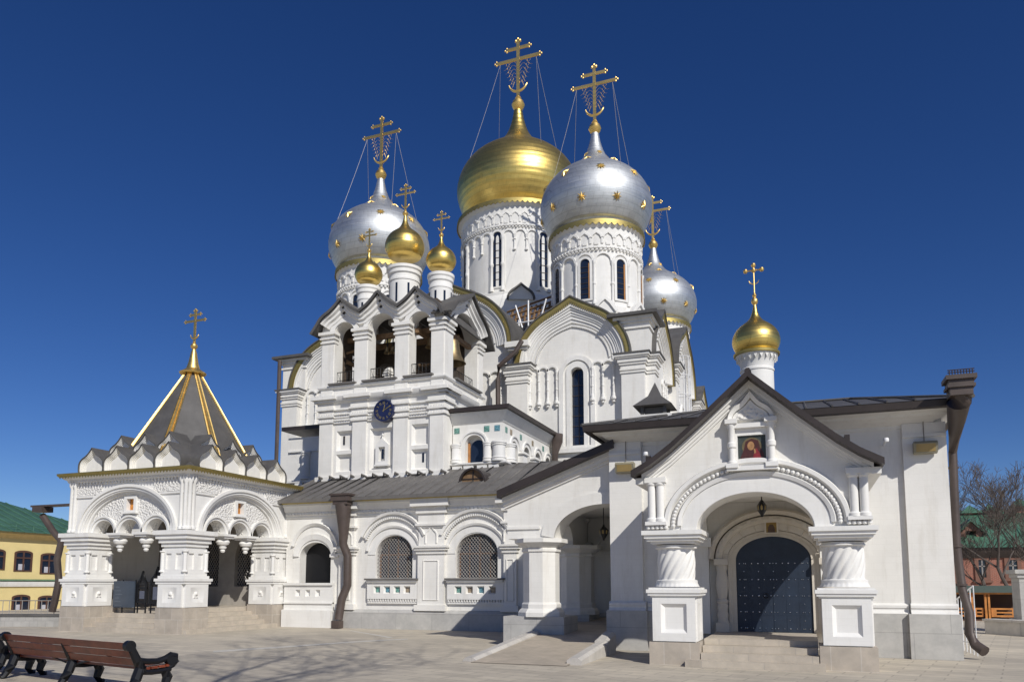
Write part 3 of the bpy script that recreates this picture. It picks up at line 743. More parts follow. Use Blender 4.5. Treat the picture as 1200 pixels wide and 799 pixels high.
# clock: round dial fixed on the cornice
ck = thing('clock', 'round deep blue tower clock with golden numerals and hands', 'clock', (-17.6, 29.8, 9.6))
f = FA(29.80); cxk, czk, rk = -17.57, 9.60, .44
mb = MB(); mb.panel(f, arcpts(cxk, czk, rk, None, 0, 360, 40)[:-1], (), -.3, 0); mb.build('dial', M_CLOCK, ck)
mb = MB(); mb.panel(f, arcpts(cxk, czk, rk+.06, None, 0, 360, 40)[:-1], [arcpts(cxk, czk, rk-.01, None, 0, 360, 40)[:-1]], -.3, .03); mb.build('rim', M_CLOCK, ck)
ROM = ['XII', 'I', 'II', 'III', 'IIII', 'V', 'VI', 'VII', 'VIII', 'IX', 'X', 'XI']
mb = MB()
def stroke(mb, a, rr, p, q, th, c):                     # stroke in the local frame of a numeral
    ca, sa = cos(a), sin(a)
    def T(x, y): return (cxk+ca*x+sa*(rr+y), czk-sa*x+ca*(rr+y))
    dx, dy = q[0]-p[0], q[1]-p[1]; L = hypot(dx, dy); nx, ny = -dy/L*th, dx/L*th
    mb.panel(f, [T(p[0]+nx, p[1]+ny), T(p[0]-nx, p[1]-ny), T(q[0]-nx, q[1]-ny), T(q[0]+nx, q[1]+ny)], (), .0, c)
for k, s in enumerate(ROM):
    a = 2*pi*k/12; wd = {'I': .034, 'V': .062, 'X': .062}; tot = sum(wd[c] for c in s); x = -tot/2; h = .06
    for j, c in enumerate(s):
        m = x+wd[c]/2; x += wd[c]; e = .004+.0006*j
        if c == 'I': stroke(mb, a, .355, (m, -h), (m, h), .008, e)
        elif c == 'V': stroke(mb, a, .355, (m-.025, h), (m, -h), .009, e); stroke(mb, a, .355, (m+.025, h), (m, -h), .006, e+.0003)
        else: stroke(mb, a, .355, (m-.025, h), (m+.025, -h), .009, e); stroke(mb, a, .355, (m+.025, h), (m-.025, -h), .006, e+.0003)
mb.build('numerals', M_GOLD2, ck)
for ang, L, th, c in ((radians(12), .27, .018, .015), (radians(62), .40, .013, .022)):
    mb = MB(); stroke(mb, ang, 0, (0, -.06), (0, L), th, c); mb.build('hand', M_GOLD2, ck)

# ------------------------------------------------------------------ upper galleries either side of the tower
def tile_part(mb, f, u, v, s, w=.0): mb.box(f, u-s/2, u+s/2, v-s/2, v+s/2, w-.06, w+.012)
gr = thing('upper_gallery', 'small arcaded white gallery with round columns between the bell tower and cathedral', 'gallery', (-13, 34, 0))
GX0, GX1, GY0, GY1, GZ = -14.6, -12.2, 30.85, 38.0, 9.42
f1, f2 = FA(GY0), FB(GX1)
mb = MB(); mb.wbox(GX0, GX1-.4, GY0+.4, GY1, 0, 8.6)
mb.panel(f1, rect(GX0, GX1, 5, 8.95), [archhole(-13.56, 7.12, .44, 7.95)], -.4, 0)
mb.panel(f2, rect(GY0+.4, GY1, 5, 8.95), [archhole(32.35, 7.12, .42, 7.85), archhole(34.0, 7.12, .42, 7.85), archhole(35.65, 7.12, .42, 7.85), archhole(37.2, 7.12, .42, 7.85)], -.4, 0)
mb.build('wall', M_W, gr)
mb = MB(); mb.panel(f1, archhole(-13.5, 7.12, .36, 7.85), (), -.39, -.34); w_ = mb.build('window', M_GLASS, gr)
mb = MB(); mb.box(f1, -13.98, -13.88, 7.12, 8.1, -.34, -.3); mb.build('window_frame', M_WFRAME, w_)
for u in (32.35, 34.0, 35.65, 37.2):
    mb = MB(); mb.panel(f2, archhole(u, 7.12, .40, 7.85), (), -.39, -.36); mb.build('window', M_GLASS, gr)
mb = MB()
for i, pth in enumerate((arcpts(-13.56, 7.98, .62, .55, 180, 0, 14),)): mb.mould(f1, [(GX0, 7.98)]+pth+[(GX1+.02, 7.98)], [(-.03, -.02), (.05, -.02), (.05, .06), (-.03, .06)])
P = [(GY0-.02, 7.98)]
for u in (32.35, 34.0, 35.65, 37.2): P += [(a, b) for a, b in arcpts(u, 7.98, .58, .50, 180, 0, 12)]
mb.mould(f2, P+[(GY1, 7.98)], [(-.03, -.02), (.05, -.02), (.05, .06), (-.03, .06)])
pl = [(GX0-.3, GY0), (GX1, GY0), (GX1, GY1+.3), (GX0-.3, GY1+.3)]
mb.loop(pl, [(-.2, 6.98), (.14, 6.98), (.24, 7.05), (.24, 7.11), (-.2, 7.14)])
mb.loop(pl, [(-.2, 8.88), (.03, 8.90), (.08, 9.0), (.2, 9.15), (.32, 9.30), (.34, 9.36), (-.2, 9.37)])
for u in (-14.3, -13.75, -13.1, -12.55): sqs = [(6.3, 6.5, .10), (6.5, 6.64, .18), (6.64, 6.8, .08), (6.8, 6.98, .2)]; stack(mb, f1, u-.13, u+.13, sqs)
for u in (31.2, 32.4, 33.6, 34.8, 36.0, 37.2): stack(mb, f2, u-.13, u+.13, sqs)
mb.build('cornice', M_W2, gr)
for x, y, r in ((-14.42, GY0-.06, .2), (-12.86, GY0-.08, .2), (-12.36, GY0-.02, .3), (-12.14, 31.5, .3)):
    mb = MB(); mb.lathe(x, y, 7.13, [(r*1.15, 0), (r*1.15, .07), (r*1.0, .1), (r*1.12, .15), (r*.95, .2), (r*.95, .68), (r*1.1, .72), (r*1.0, .76), (r*1.15, .8), (r*1.15, .86)], 24); mb.build('column', M_W2, gr)
for u in (33.18, 34.83, 36.43):
    mb = MB(); stack(mb, f2, u-.30, u+.30, [(7.12, 7.75, .22), (7.75, 7.82, .30), (7.82, 7.9, .2)]); mb.build('column', M_W2, gr)
for i, u in enumerate((-14.4, -12.95, -12.45)):
    mb = MB(); tile_part(mb, f1, u, 8.62, .26); mb.build('tile', (M_TGREEN, M_TGREEN, M_TBLUE)[i], gr)
for i, u in enumerate((31.3, 31.9, 33.18, 34.83, 36.43)):
    mb = MB(); tile_part(mb, f2, u, 8.6, .26); mb.build('tile', (M_TGREEN, M_TBROWN)[i % 2], gr)
mb = MB(); mb.add([(GX0-.1, GY0-.48, 9.38), (GX1+.48, GY0-.48, 9.38), (GX1+.48, GY1, 9.38), (GX0-.1, GY1, 9.38), (GX0-.1, GY0-.48, 9.56), (GX1+.48, GY0-.48, 9.56), (GX1+.48, GY1, 9.56), (GX0-.1, GY1, 9.72)],
    [(0, 1, 5, 4), (1, 2, 6, 5), (2, 3, 7, 6), (3, 0, 4, 7), (4, 5, 6), (4, 6, 7), (3, 2, 1, 0)]); mb.build('roof', M_BROWN, gr)
o = pipe_run([(-11.75, 37.4, 9.5), (-11.75, 37.4, 9.1), (-11.9, 37.5, 8.5), (-11.95, 37.5, 6.5)], [.30, .28, .16, .15], gr)
gl_ = thing('upper_gallery', 'shaded white gallery to the left of the bell tower, under a thin dark eave', 'gallery', (-23, 35, 0))
mb = MB(); mb.wbox(-25.1, TX0+.1, 33.4, 38, 0, 9.2); mb.panel(FA(33.0), rect(-25.15, TX0, 5, 9.4), [archhole(-22.4, 7.2, .6, 8.2)], -.4, 0); mb.build('wall', M_W, gl_)
mb = MB(); mb.lathe(-23.95, 32.9, 7.15, [(.26, 0), (.26, .08), (.22, .12), (.22, 1.2), (.27, 1.25), (.22, 1.3), (.27, 1.36), (.27, 1.45)], 20); mb.build('column', M_W2, gl_)
mb = MB(); fg = FA(33.0); mb.box(fg, -25.1, TX0, 7.0, 7.12, -.1, .22); mb.box(fg, -25.1, TX0, 8.62, 8.7, -.1, .1)
for u in (-24.3, -23.7, -22.9): stack(mb, fg, u-.13, u+.13, sqs)
mb.build('cornice', M_W2, gl_)
mb = MB(); mb.wbox(-25.3, TX0, 32.6, 38, 9.72, 9.92); mb.build('roof', M_BROWN, gl_)

# ------------------------------------------------------------------ refectory gallery with grilled windows
RY = 27.65; RX0, RX1 = -21.0, -5.2
ref = thing('refectory', 'low white gallery wing with two grilled arched windows under a grey metal roof', 'church wing', (-13, 29, 0))
fr_ = FA(RY)
WIN = [(-15.69, .85), (-12.02, .89)]
mb = MB(); mb.wbox(RX0, RX1, RY+.45, RY+9, 0, 5.2)
ho = [archhole(u, 2.04, w, 2.98, .80) for u, w in WIN]+[archhole(-19.5, 1.85, .78, 2.95, .62)]
mb.panel(fr_, rect(RX0, RX1, 0, 5.2), ho, -.5, 0); mb.build('wall', M_W, ref)
mb = MB(); mb.wbox(-20.4, -18.6, RY+.44, RY+.449, 1, 4); mb.build('passage_shade_sheet', M_BLACK, ref)  # thin black sheet standing in for the shade inside the open bay
mb = MB(); mb.run(fr_, RX0, RX1, [(-.1, 0), (.22, 0), (.22, .66), (.12, .76), (-.1, .78)]); mb.build('plinth', M_PLINTH, ref)
mb = MB()
mb.run(fr_, RX0, RX1, [(-.1, 4.62), (.06, 4.62), (.06, 4.72), (.12, 4.76), (.12, 4.86), (.2, 4.9), (.26, 5.05), (.36, 5.12), (.36, 5.2), (-.1, 5.2)])
dentils(mb, fr_, RX0, RX1, 4.74, 4.82, 0, .17, .17)
mb.build('cornice', M_W2, ref)
mb = MB(); mb.run(fr_, RX0, RX1, [(0, 5.2), (.42, 5.2), (.46, 5.33), (0, 5.33)]); mb.build('gilt_strip', M_OGOLD, ref)
for (a, b) in ((-18.32, -17.42), (-14.62, -13.25), (-10.92, -10.2), (-8.4, -7.4)):
    mb = MB(); stack(mb, fr_, a, b, [(.75, .98, .26), (.98, 3.0, .16), (3.0, 3.06, .22), (3.06, 3.14, .18), (3.14, 3.24, .28), (3.24, 3.32, .34), (3.32, 4.05, .14), (4.05, 4.12, .2), (4.12, 4.2, .26), (4.2, 4.62, .16), (4.62, 4.9, .24), (4.9, 5.2, .42)])
    c = (a+b)/2; h = (b-a)/2
    f = FA(RY-.16); mb.mould(f, rect(c-h*.55, c+h*.55, 1.15, 2.75), [(0, -.01), (.05, .035), (.08, .035), (.10, -.01)], True)
    f = FA(RY-.14); mb.mould(f, [(c-.2, 3.42)]+keelpts(c, 3.72, .2, .2, .12, 14)+[(c+.2, 3.42)], [(0, -.01), (.03, .04), (.07, .04), (.09, -.01)])
    mb.build('pilaster', M_W, ref)
for n_, (u, w) in enumerate(WIN):
    wi = MB(); wi.panel(fr_, archhole(u, 2.02, w+.03, 2.98, .83), (), -.47, -.38); wn = wi.build('window', M_GLASS, ref)
    fm = MB(); fm.box(fr_, u-.03, u+.03, 2.04, 3.7, -.37, -.33); fm.box(fr_, u-w, u+w, 2.98, 3.04, -.37, -.33); fm.box(fr_, u-w, u-w+.06, 2.04, 3.0, -.37, -.33); fm.box(fr_, u+w-.06, u+w, 2.04, 3.0, -.37, -.33)
    for q in (-.45, .45): fm.box(fr_, u+q-.02, u+q+.02, 2.04, 3.5, -.37, -.34)
    fm.build('window_frame', M_WOODD, wn)
    gm = MB()                                          # diagonal iron grille, clipped to the arch
    def inside(x, z): return abs(x) < w-.01 and z > 0 and (z < .94 or (x/w)**2+((z-.94)/.80)**2 < 1)
    step = .135
    for sgn in (-1, 1):
        for k in range(-20, 36):
            run_ = []
            for i in range(0, 80):
                x = -w+2*w*i/79; z = sgn*x*1.15+k*step*1.15
                if inside(x, z): run_.append((x, z))
            if len(run_) > 2: gm.tube([fr_(u+run_[0][0], 2.04+run_[0][1], -.12), fr_(u+run_[-1][0], 2.04+run_[-1][1], -.12)], .0105, 4)
    gm.build('grille', M_GRILLE, wn)
    am = MB()
    am.panel(fr_, band(arcpts(u, 3.0, w+.36, 1.12, 180, 0, 30), arcpts(u, 3.0, w+.02, .82, 180, 0, 30)), (), -.05, .03)
    am.mould(fr_, arcpts(u, 3.0, w+.36, 1.12, 172, 8, 30), [(-.02, -.02), (-.02, .09), (.06, .12), (.08, .06), (.08, -.02)])
    am.mould(fr_, arcpts(u, 3.05, w+.62, 1.52, 155, 25, 30), [(-.02, -.02), (-.02, .10), (.06, .10), (.06, .20), (.16, .24), (.18, .10), (.18, -.02)])
    for P in arcpts(u, 3.05, w+.55, 1.45, 155, 25, 34): am.box(fr_, P[0]-.03, P[0]+.03, P[1]-.04, P[1]+.05, -.02, .12)
    am.build('archivolt', M_W2, wn)
    sm = MB(); sm.box(fr_, u-w-.36, u+w+.36, 1.96, 2.03, -.4, .30); sm.build('sill_flashing', M_GROOF, wn)
    ap = MB(); ap.box(fr_, u-w-.3, u+w+.3, 1.88, 1.96, -.02, .24)
    sq = [(u+(i-1.5)*.46*w/.85) for i in range(4)]
    ap.panel(fr_, rect(u-w-.3, u+w+.3, 1.2, 1.88), [rect(c-.15, c+.15, 1.42, 1.72) for c in sq], 0, .15)
    ap.box(fr_, u-w-.3, u+w+.3, 1.02, 1.1, -.02, .10); dentils(ap, fr_, u-w-.3, u+w+.3, 1.1, 1.2, 0, .13, .11)
    apo = ap.build('apron', M_W2, ref)
    for i, c in enumerate(sq):
        tm = MB(); splay(tm, fr_, c-.15, c+.15, 1.42, 1.72, .149, .03, .045); tm.build('tile_niche', M_W2, apo)
        tm = MB(); tm.box(fr_, c-.10, c+.10, 1.47, 1.67, .0, .045); tm.build('tile', (M_TGREEN, M_TBLUE, M_TGREEN, M_TBROWN)[i] if n_ == 0 else (M_TGREEN, M_TBROWN, M_TBLUE, M_TBROWN)[i], apo)
# open bay beside the porch: parapet with little niches
mb = MB(); mb.box(fr_, -20.9, -18.45, 1.75, 1.85, -.45, .28); mb.box(fr_, -20.9, -18.45, 0.0, .72, -.1, .34)
mb.panel(fr_, rect(-20.9, -18.45, .72, 1.75), [rect(c-.12, c+.12, 1.28, 1.56) for c in (-20.2, -19.7, -19.2)], -.1, .2)
for c in (-20.2, -19.7, -19.2): splay(mb, fr_, c-.12, c+.12, 1.28, 1.56, .2, .08, .05)
mb.box(fr_, -20.9, -18.45, .98, 1.04, .1, .26)
mb.mould(fr_, arcpts(-19.5, 2.98, .98, .86, 180, 0, 24), [(-.16, -.02), (-.16, .05), (.08, .10), (.10, -.02)])
mb.mould(fr_, arcpts(-19.5, 3.1, 1.12, 1.2, 165, 15, 24), [(-.02, -.02), (-.02, .07), (.08, .14), (.12, -.02)])
mb.box(fr_, -18.72, -18.3, 2.92, 3.05, -.45, .1)
mb.build('parapet', M_W2, ref)
# roof with standing seams
mb = MB(); E0, E1, E2 = (RY-.62, 5.36), (31.0, 7.0), (38.1, 7.9)
def rquad(x0, x1, a, b): mb.add([(x0, a[0], a[1]), (x1, a[0], a[1]), (x1, b[0], b[1]), (x0, b[0], b[1])], [(0, 1, 2, 3)])
rquad(-21.6, RX1, E0, E1); rquad(-21.6, RX1, E1, E2)
mb.wbox(-21.6, RX1, RY-.62, RY-.60, 5.22, 5.37); mb.add([(-21.6, RY-.6, 5.24), (RX1, RY-.6, 5.24), (RX1, RY, 5.34), (-21.6, RY, 5.34)], [(0, 1, 2, 3)])
x = -21.4
while x < RX1:
    for a, b in ((E0, E1), (E1, E2)): mb.add([(x, a[0], a[1]+.0), (x+.03, a[0], a[1]), (x+.03, a[0], a[1]+.055), (x, a[0], a[1]+.055), (x, b[0], b[1]), (x+.03, b[0], b[1]), (x+.03, b[0], b[1]+.055), (x, b[0], b[1]+.055)], [(3, 2, 6, 7), (0, 3, 7, 4), (2, 1, 5, 6), (0, 1, 2, 3)])
    x += .52
mb.build('roof', M_GROOF, ref)
dx, dz = XZ(553.5, 562, 28.4)
mb = MB(); fd = FA(28.4)
mb.panel(fd, band(arcpts(dx, 5.85, .60, .66, 180, 0, 18), arcpts(dx, 5.85, .52, .58, 180, 0, 18)), (), -2.3, .06); dmr = mb.build('dormer', M_BROWN, ref)
mb = MB(); mb.panel(fd, arcpts(dx, 5.85, .53, .59, 180, 0, 18), (), -.15, -.1); mb.build('dormer_window', M_WOOD, dmr)
mb = MB(); mb.box(fd, dx-.02, dx+.02, 5.85, 6.4, -.1, -.07); mb.box(fd, dx-.5, dx+.5, 6.05, 6.09, -.1, -.07); mb.build('dormer_bar', M_BROWN, dmr)
mb = MB()
for i in range(12): x = -21.0+.57*i; mb.tube([(x, 29.95, 6.62), (x+.12, 29.7, 6.72), (x+.25, 29.95, 6.62)], .05, 4)
mb.tube([(-21.0, 29.93, 6.6), (-14.5, 29.93, 6.6)], .05, 4)
mb.build('snow_guard', M_GROOF, ref)
# big rain pipe with hopper
pm = MB(); px0, _ = XZ(401, 600, 27.0)
pm.wbox(px0-.42, px0+.42, 26.75, 27.3, 5.2, 5.42); pm.wbox(px0-.34, px0+.34, 26.8, 27.25, 5.05, 5.2); pm.wbox(px0-.46, px0+.46, 26.7, 27.32, 5.42, 5.5)
pm.tube([(px0, 27.05, 5.1), (px0+.02, 27.08, 4.6), (px0+.03, 27.1, 3.85), (px0-.02, 27.15, 3.45), (px0+.17, 27.22, 2.95), (px0+.17, 27.25, 1.75), (px0-.05, 27.2, 1.2), (px0-.12, 27.1, .35)], [.33, .29, .2, .17, .17, .17, .17, .17], 12)
pm.wbox(px0-.3, px0+.05, 26.85, 27.2, .02, .32)
pm.build('downpipe', M_PIPE, ref)

# ------------------------------------------------------------------ tent-roofed porch
PX0, PX1, PY0, PY1 = -26.95, -21.1, 21.95, 27.95
PCX, PCY = (PX0+PX1)/2, (PY0+PY1)/2
pch = thing('tent_porch', 'ornate white corner porch with two tiers of little gables and a grey gold-ribbed tent roof', 'porch', (PCX, PCY, 0))
LEV = [(.95, 1.80, .04), (1.80, 1.9, .15), (1.9, 2.0, .19), (2.0, 2.1, .10), (2.1, 2.24, .04), (2.24, 3.02, -.04), (3.02, 3.1, .02), (3.1, 3.16, -.02), (3.16, 3.3, .05), (3.3, 3.45, .12), (3.45, 3.6, .2), (3.6, 3.76, .27)]
for (x0, y0) in ((PX0, PY0), (PX1-1.05, PY0), (PX1-1.05, PY1-1.05), (PX0, PY1-1.05)):
    x1, y1 = x0+1.05, y0+1.05
    mb = MB(); sqstack(mb, x0, x1, y0, y1, LEV)
    for f, u0, u1 in ((FA(y0-.04), x0, x1), (FB(x1+.04), y0, y1)):
        c = (u0+u1)/2
        mb.panel(f, rect(u0-.03, u1+.03, .96, 1.79), [rect(c-.33, c+.33, 1.12, 1.68)], .001, .10); splay(mb, f, c-.33, c+.33, 1.12, 1.68, .10, .012, .2)
        for q in (-.06, .06): mb.box(f, c+q*1.0-.035, c+q+.035, 1.30, 1.42, 0, .06)
        mb.lathe(*f(c, 0, .04)[:2], 1.36, [(.0, 0), (.07, .06), (.07, .12), (0, .18)], 8)
        g2 = lambda u, v, w, f=f: f(u, v, w-.08)
        mb.panel(g2, rect(u0+.03, u1-.03, 2.24, 3.02), [rect(c-.36, c-.1, 2.34, 2.92), rect(c+.1, c+.36, 2.34, 2.92)], 0, .06)
    for (xx, yy) in ((x0, y0), (x1, y0), (x1, y1), (x0, y1)):
        mb.lathe(xx, yy, 2.24, colprof(.075, .78, ()), 10)
    p_ = mb.build('pillar', M_W2, pch)
    mb = MB(); mb.wbox(x0-.12, x1+.12, y0-.12, y1+.12, 0, .95); mb.build('pillar_base', M_STONE, p_)
def porch_face(f, u0, u1, parent):
    uc = (u0+u1)/2; sp = 3.74; zt = 5.74
    mb = MB()
    out = [(u0, sp), (uc-2.2, sp)]+arcpts(uc, sp, 2.2, 1.58, 180, 0, 40)[1:-1]+[(uc+2.2, sp), (u1, sp), (u1, zt), (u0, zt)]
    mb.panel(f, out, (), -.8, 0)
    cs = (uc-1.32, uc, uc+1.32); r = .53
    ty = [(uc-2.21, sp)]
    for c in cs: ty += [(a, b) for a, b in arcpts(c, sp-.02, r, .54, 180, 0, 16)]
    ty += [(uc+2.21, sp)]+arcpts(uc, sp, 2.21, 1.59, 0, 180, 40)[1:-1]
    w_ = MB(); w_.panel(f, ty, [rect(uc-.2, uc+.2, 4.57, 5.06)], -.75, -.22); w_.build('tympanum', M_REL, parent)
    for a0, b0, a1, b1, w in ((2.50, 1.84, 2.38, 1.73, .10), (2.38, 1.73, 2.27, 1.63, .04), (2.29, 1.65, 2.18, 1.56, -.06), (2.19, 1.57, 2.09, 1.49, -.13)):
        mb.panel(f, band(arcpts(uc, sp, a0, b0, 180, 0, 44), arcpts(uc, sp, a1, b1, 180, 0, 44)), (), w-.25, w)
    for c in cs:
        mb.panel(f, band(arcpts(c, sp-.02, r+.17, .69, 180, 0, 20), arcpts(c, sp-.02, r+.10, .63, 180, 0, 20)), (), -.4, -.10)
        mb.panel(f, band(arcpts(c, sp-.02, r+.11, .64, 180, 0, 20), arcpts(c, sp-.02, r-.005, .535, 180, 0, 20)), (), -.4, -.16)
    # little mosaic window in a splayed frame
    mb.panel(f, rect(uc-.30, uc+.30, 4.53, 5.13), [rect(uc-.18, uc+.18, 4.60, 5.04)], -.35, -.12)
    mb.box(f, uc-.36, uc+.36, 4.47, 4.53, -.35, -.06)
    for c in (uc-.66, uc+.66):                       # hanging pendants
        mb.box(f, c-.36, c+.36, 3.66, 3.745, -.78, -.02); mb.box(f, c-.28, c+.28, 3.58, 3.66, -.72, -.08)
        x, y, _ = f(c, 0, -.38)
        mb.lathe(x, y, 3.02, [(0, 0), (.07, .02), (.10, .08), (.07, .14), (.13, .17), (.15, .23), (.10, .28), (.22, .33), (.26, .42), (.22, .52), (.17, .56)], 16)
    # corner shafts, frieze and cornice
    for u in (u0+.06, u0+.24, u1-.24, u1-.06):
        x, y, _ = f(u, 0, .03); mb.lathe(x, y, 3.8, [(.11, 0), (.11, .08), (.075, .12), (.075, 1.72), (.12, 1.8), (.12, 1.95)], 10)
    mb.run(f, u0, u0+1.3, [(0, 5.12), (.06, 5.14), (.06, 5.2), (0, 5.22)]); mb.run(f, u1-1.3, u1, [(0, 5.12), (.06, 5.14), (.06, 5.2), (0, 5.22)])
    dentils(mb, f, u0, u1, 5.76, 5.84, -.1, .16, .12); dentils(mb, f, u0+.3, u1-.3, 5.66, 5.74, -.1, .08, .16)
    o = mb.build('arched_front', M_W2, parent)
    mb = MB(); mb.box(f, u0+.32, uc-1.30, 5.22, 5.66, -.02, .035); mb.build('carved_frieze', M_REL, o); mb = MB(); mb.box(f, uc+1.30, u1-.32, 5.22, 5.66, -.02, .035); mb.build('carved_frieze', M_REL, o)
    mb = MB(); mb.box(f, uc-.19, uc+.19, 4.58, 5.05, -.6, -.31); mb.build('mosaic_pane', M_AMBER, o)
porch_face(FA(PY0), PX0, PX1-.012, pch); porch_face(FB(PX1), PY0+.012, PY1, pch)
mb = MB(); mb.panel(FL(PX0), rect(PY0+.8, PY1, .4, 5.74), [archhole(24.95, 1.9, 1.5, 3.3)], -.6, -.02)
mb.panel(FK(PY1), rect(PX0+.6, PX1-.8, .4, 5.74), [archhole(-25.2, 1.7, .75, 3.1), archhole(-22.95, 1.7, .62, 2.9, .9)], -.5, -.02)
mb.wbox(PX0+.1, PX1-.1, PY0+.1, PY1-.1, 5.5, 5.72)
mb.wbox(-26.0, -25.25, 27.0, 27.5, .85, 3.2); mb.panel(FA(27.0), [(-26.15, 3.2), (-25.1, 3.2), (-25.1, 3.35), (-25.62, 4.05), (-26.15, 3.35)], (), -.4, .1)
mb.build('inner_wall', simple('grey tan inner plaster', (.36, .33, .29), .9, 0, .15, 2), pch)  # grey tan plaster, darker than the outer walls
for (u, w, vs, b, v0) in ((-25.2, .75, 3.1, .75, 1.7), (-22.95, .62, 2.9, .9, 1.7)):
    mb = MB(); mb.panel(FA(27.62), archhole(u, v0, w, vs, b), (), -.2, -.05); wn = mb.build('inner_window', M_GLASS, pch)
    gm = MB(); f = FA(27.6)
    for sgn in (-1, 1):
        for k in range(-14, 24):
            run_ = [(x_, sgn*x_*1.5+k*.2) for x_ in [-w+2*w*i/50 for i in range(51)]]
            run_ = [(x_, z_) for x_, z_ in run_ if 0 < z_ and (z_ < vs-v0 or (x_/w)**2+((z_-vs+v0)/b)**2 < 1)]
            if len(run_) > 2: gm.tube([f(u+run_[0][0], v0+run_[0][1], 0), f(u+run_[-1][0], v0+run_[-1][1], 0)], .016, 4)
    gm.build('lattice', M_GRILLE, wn)
plan = [(PX0, PY0), (PX1, PY0), (PX1, PY1), (PX0, PY1)]
mb = MB(); mb.loop(plan, [(-.3, 5.72), (.10, 5.74), (.14, 5.84), (.22, 5.88), (.30, 5.96), (-.3, 5.97)]); mb.build('cornice', M_W2, pch)
mb = MB(); mb.loop(plan, [(-.2, 5.96), (.36, 5.97), (.40, 6.03), (.40, 6.09), (-.2, 6.12)])
for f, u0, u1 in ((FA(PY0), PX0-.3, PX1+.3), (FB(PX1), PY0-.3, PY1+.3)):
    n = int((u1-u0)/.15)
    for i in range(n): a = u0+(u1-u0)*i/n; mb.panel(f, [(a, 5.98), (a+.07, 5.88), (a+.14, 5.98)], (), .37, .385)
mb.build('gilt_fringe', M_OGOLD, pch)
def little_gable(f, uc, v0, hw, h, depth, parent):
    K = lambda s: [(uc-hw*s*.93, v0), (uc-hw*s, v0+.12*h)]+keelpts(uc, v0+.30*h, hw*s, h*.42*s, h*.28*s, 24)+[(uc+hw*s, v0+.12*h), (uc+hw*s*.93, v0)]
    mb = MB(); mb.panel(f, K(.97), (), -.5, 0)
    for s0, s1, w in ((.975, .92, .15), (.92, .86, .115), (.86, .79, .08), (.79, .72, .04)): mb.panel(f, band(K(s0), K(s1)), (), -.02, w)
    o = mb.build('roof_gable', M_W2, parent)
    mb = MB(); mb.panel(f, band(K(1.035), K(.98)), (), -depth, .20)
    mb.build('gable_roof', M_ROOF, o)
S_ = (PX1-PX0)/4
for f, u0, L in ((FA(PY0+.12), PX0, PX1-PX0), (FB(PX1-.12), PY0, PY1-PY0), (FL(PX0+.12), PY0, PY1-PY0), (FK(PY1-.12), PX0, PX1-PX0)):
    for i in range(4): little_gable(f, u0+L/2+(i-1.5)*1.29, 6.11, .645, .98, .9, pch)
for f, u0, L in ((FA(PY0+.85), PX0, PX1-PX0), (FB(PX1-.85), PY0, PY1-PY0), (FL(PX0+.85), PY0, PY1-PY0), (FK(PY1-.85), PX0, PX1-PX0)):
    for i in range(3): little_gable(f, u0+L*.5+(i-1)*1.24, 6.66, .62, 1.0, .85, pch)
mb = MB(); mb.add([(PX0, PY0, 6.1), (PX1, PY0, 6.1), (PX1, PY1, 6.1), (PX0, PY1, 6.1), (PCX-1.7, PCY-1.7, 7.1), (PCX+1.7, PCY-1.7, 7.1), (PCX+1.7, PCY+1.7, 7.1), (PCX-1.7, PCY+1.7, 7.1)], [(0, 1, 5, 4), (1, 2, 6, 5), (2, 3, 7, 6), (3, 0, 4, 7), (4, 5, 6, 7)])
mb.build('lower_roof', M_ROOF, pch)
TR = 2.62; oct_ = lambda r, z: [(PCX+r*cos(pi/8+k*pi/4), PCY+r*sin(pi/8+k*pi/4), z) for k in range(8)]
mb = MB(); A, B_ = oct_(TR, 6.72), oct_(.26, 10.75); mb.add(A+B_, [(k, (k+1) % 8, (k+1) % 8+8, k+8) for k in range(8)]+[tuple(range(8, 16))]); tn = mb.build('tent_roof', M_ROOF, pch, 5)
for k in range(8):
    mb = MB(); mb.tube([A[k], B_[k]], [.075, .05], 6)
    d = Vector((A[k][1]-PCY, -(A[k][0]-PCX), 0)).normalized()*.13
    mb.tube([Vector(A[k])+d, Vector(B_[k])+d*.45], .035, 5); mb.tube([Vector(A[k])-d, Vector(B_[k])-d*.45], .035, 5)
    mb.build('rib', M_GOLD2, tn)
mb = MB(); mb.lathe(PCX, PCY, 10.6, [(.30, 0), (.52, .04), (.55, .10), (.42, .18), (.28, .28), (.2, .55), (.12, 1.0), (.08, 1.12)], 16); fi = mb.build('finial', M_GOLD2, tn)
cross(PCX, PCY, 11.7, 1.75, tn, False)
# floor and steps
for k in range(5):
    mb = MB(); z1 = .17*(k+1); d = .34*k+.28
    mb.wbox(PX0+1.06 if k else PX0+.7, PX1+.38-d if k else PX1+.30, PY0-.38+d, PY1-1.06 if k else PY1-1.0, 0 if k == 0 else z1-.17, z1-.001*k)
    mb.build('step', M_STEP, pch)
mb = MB(); mb.wbox(PX0-.05, PX0+1.3, PY0+1.1, PY1, 0, .86); mb.wbox(PX0+1.3, PX1-.6, PY1-1.0, PY1, 0, .86); mb.build('porch_floor', M_STEP, pch)
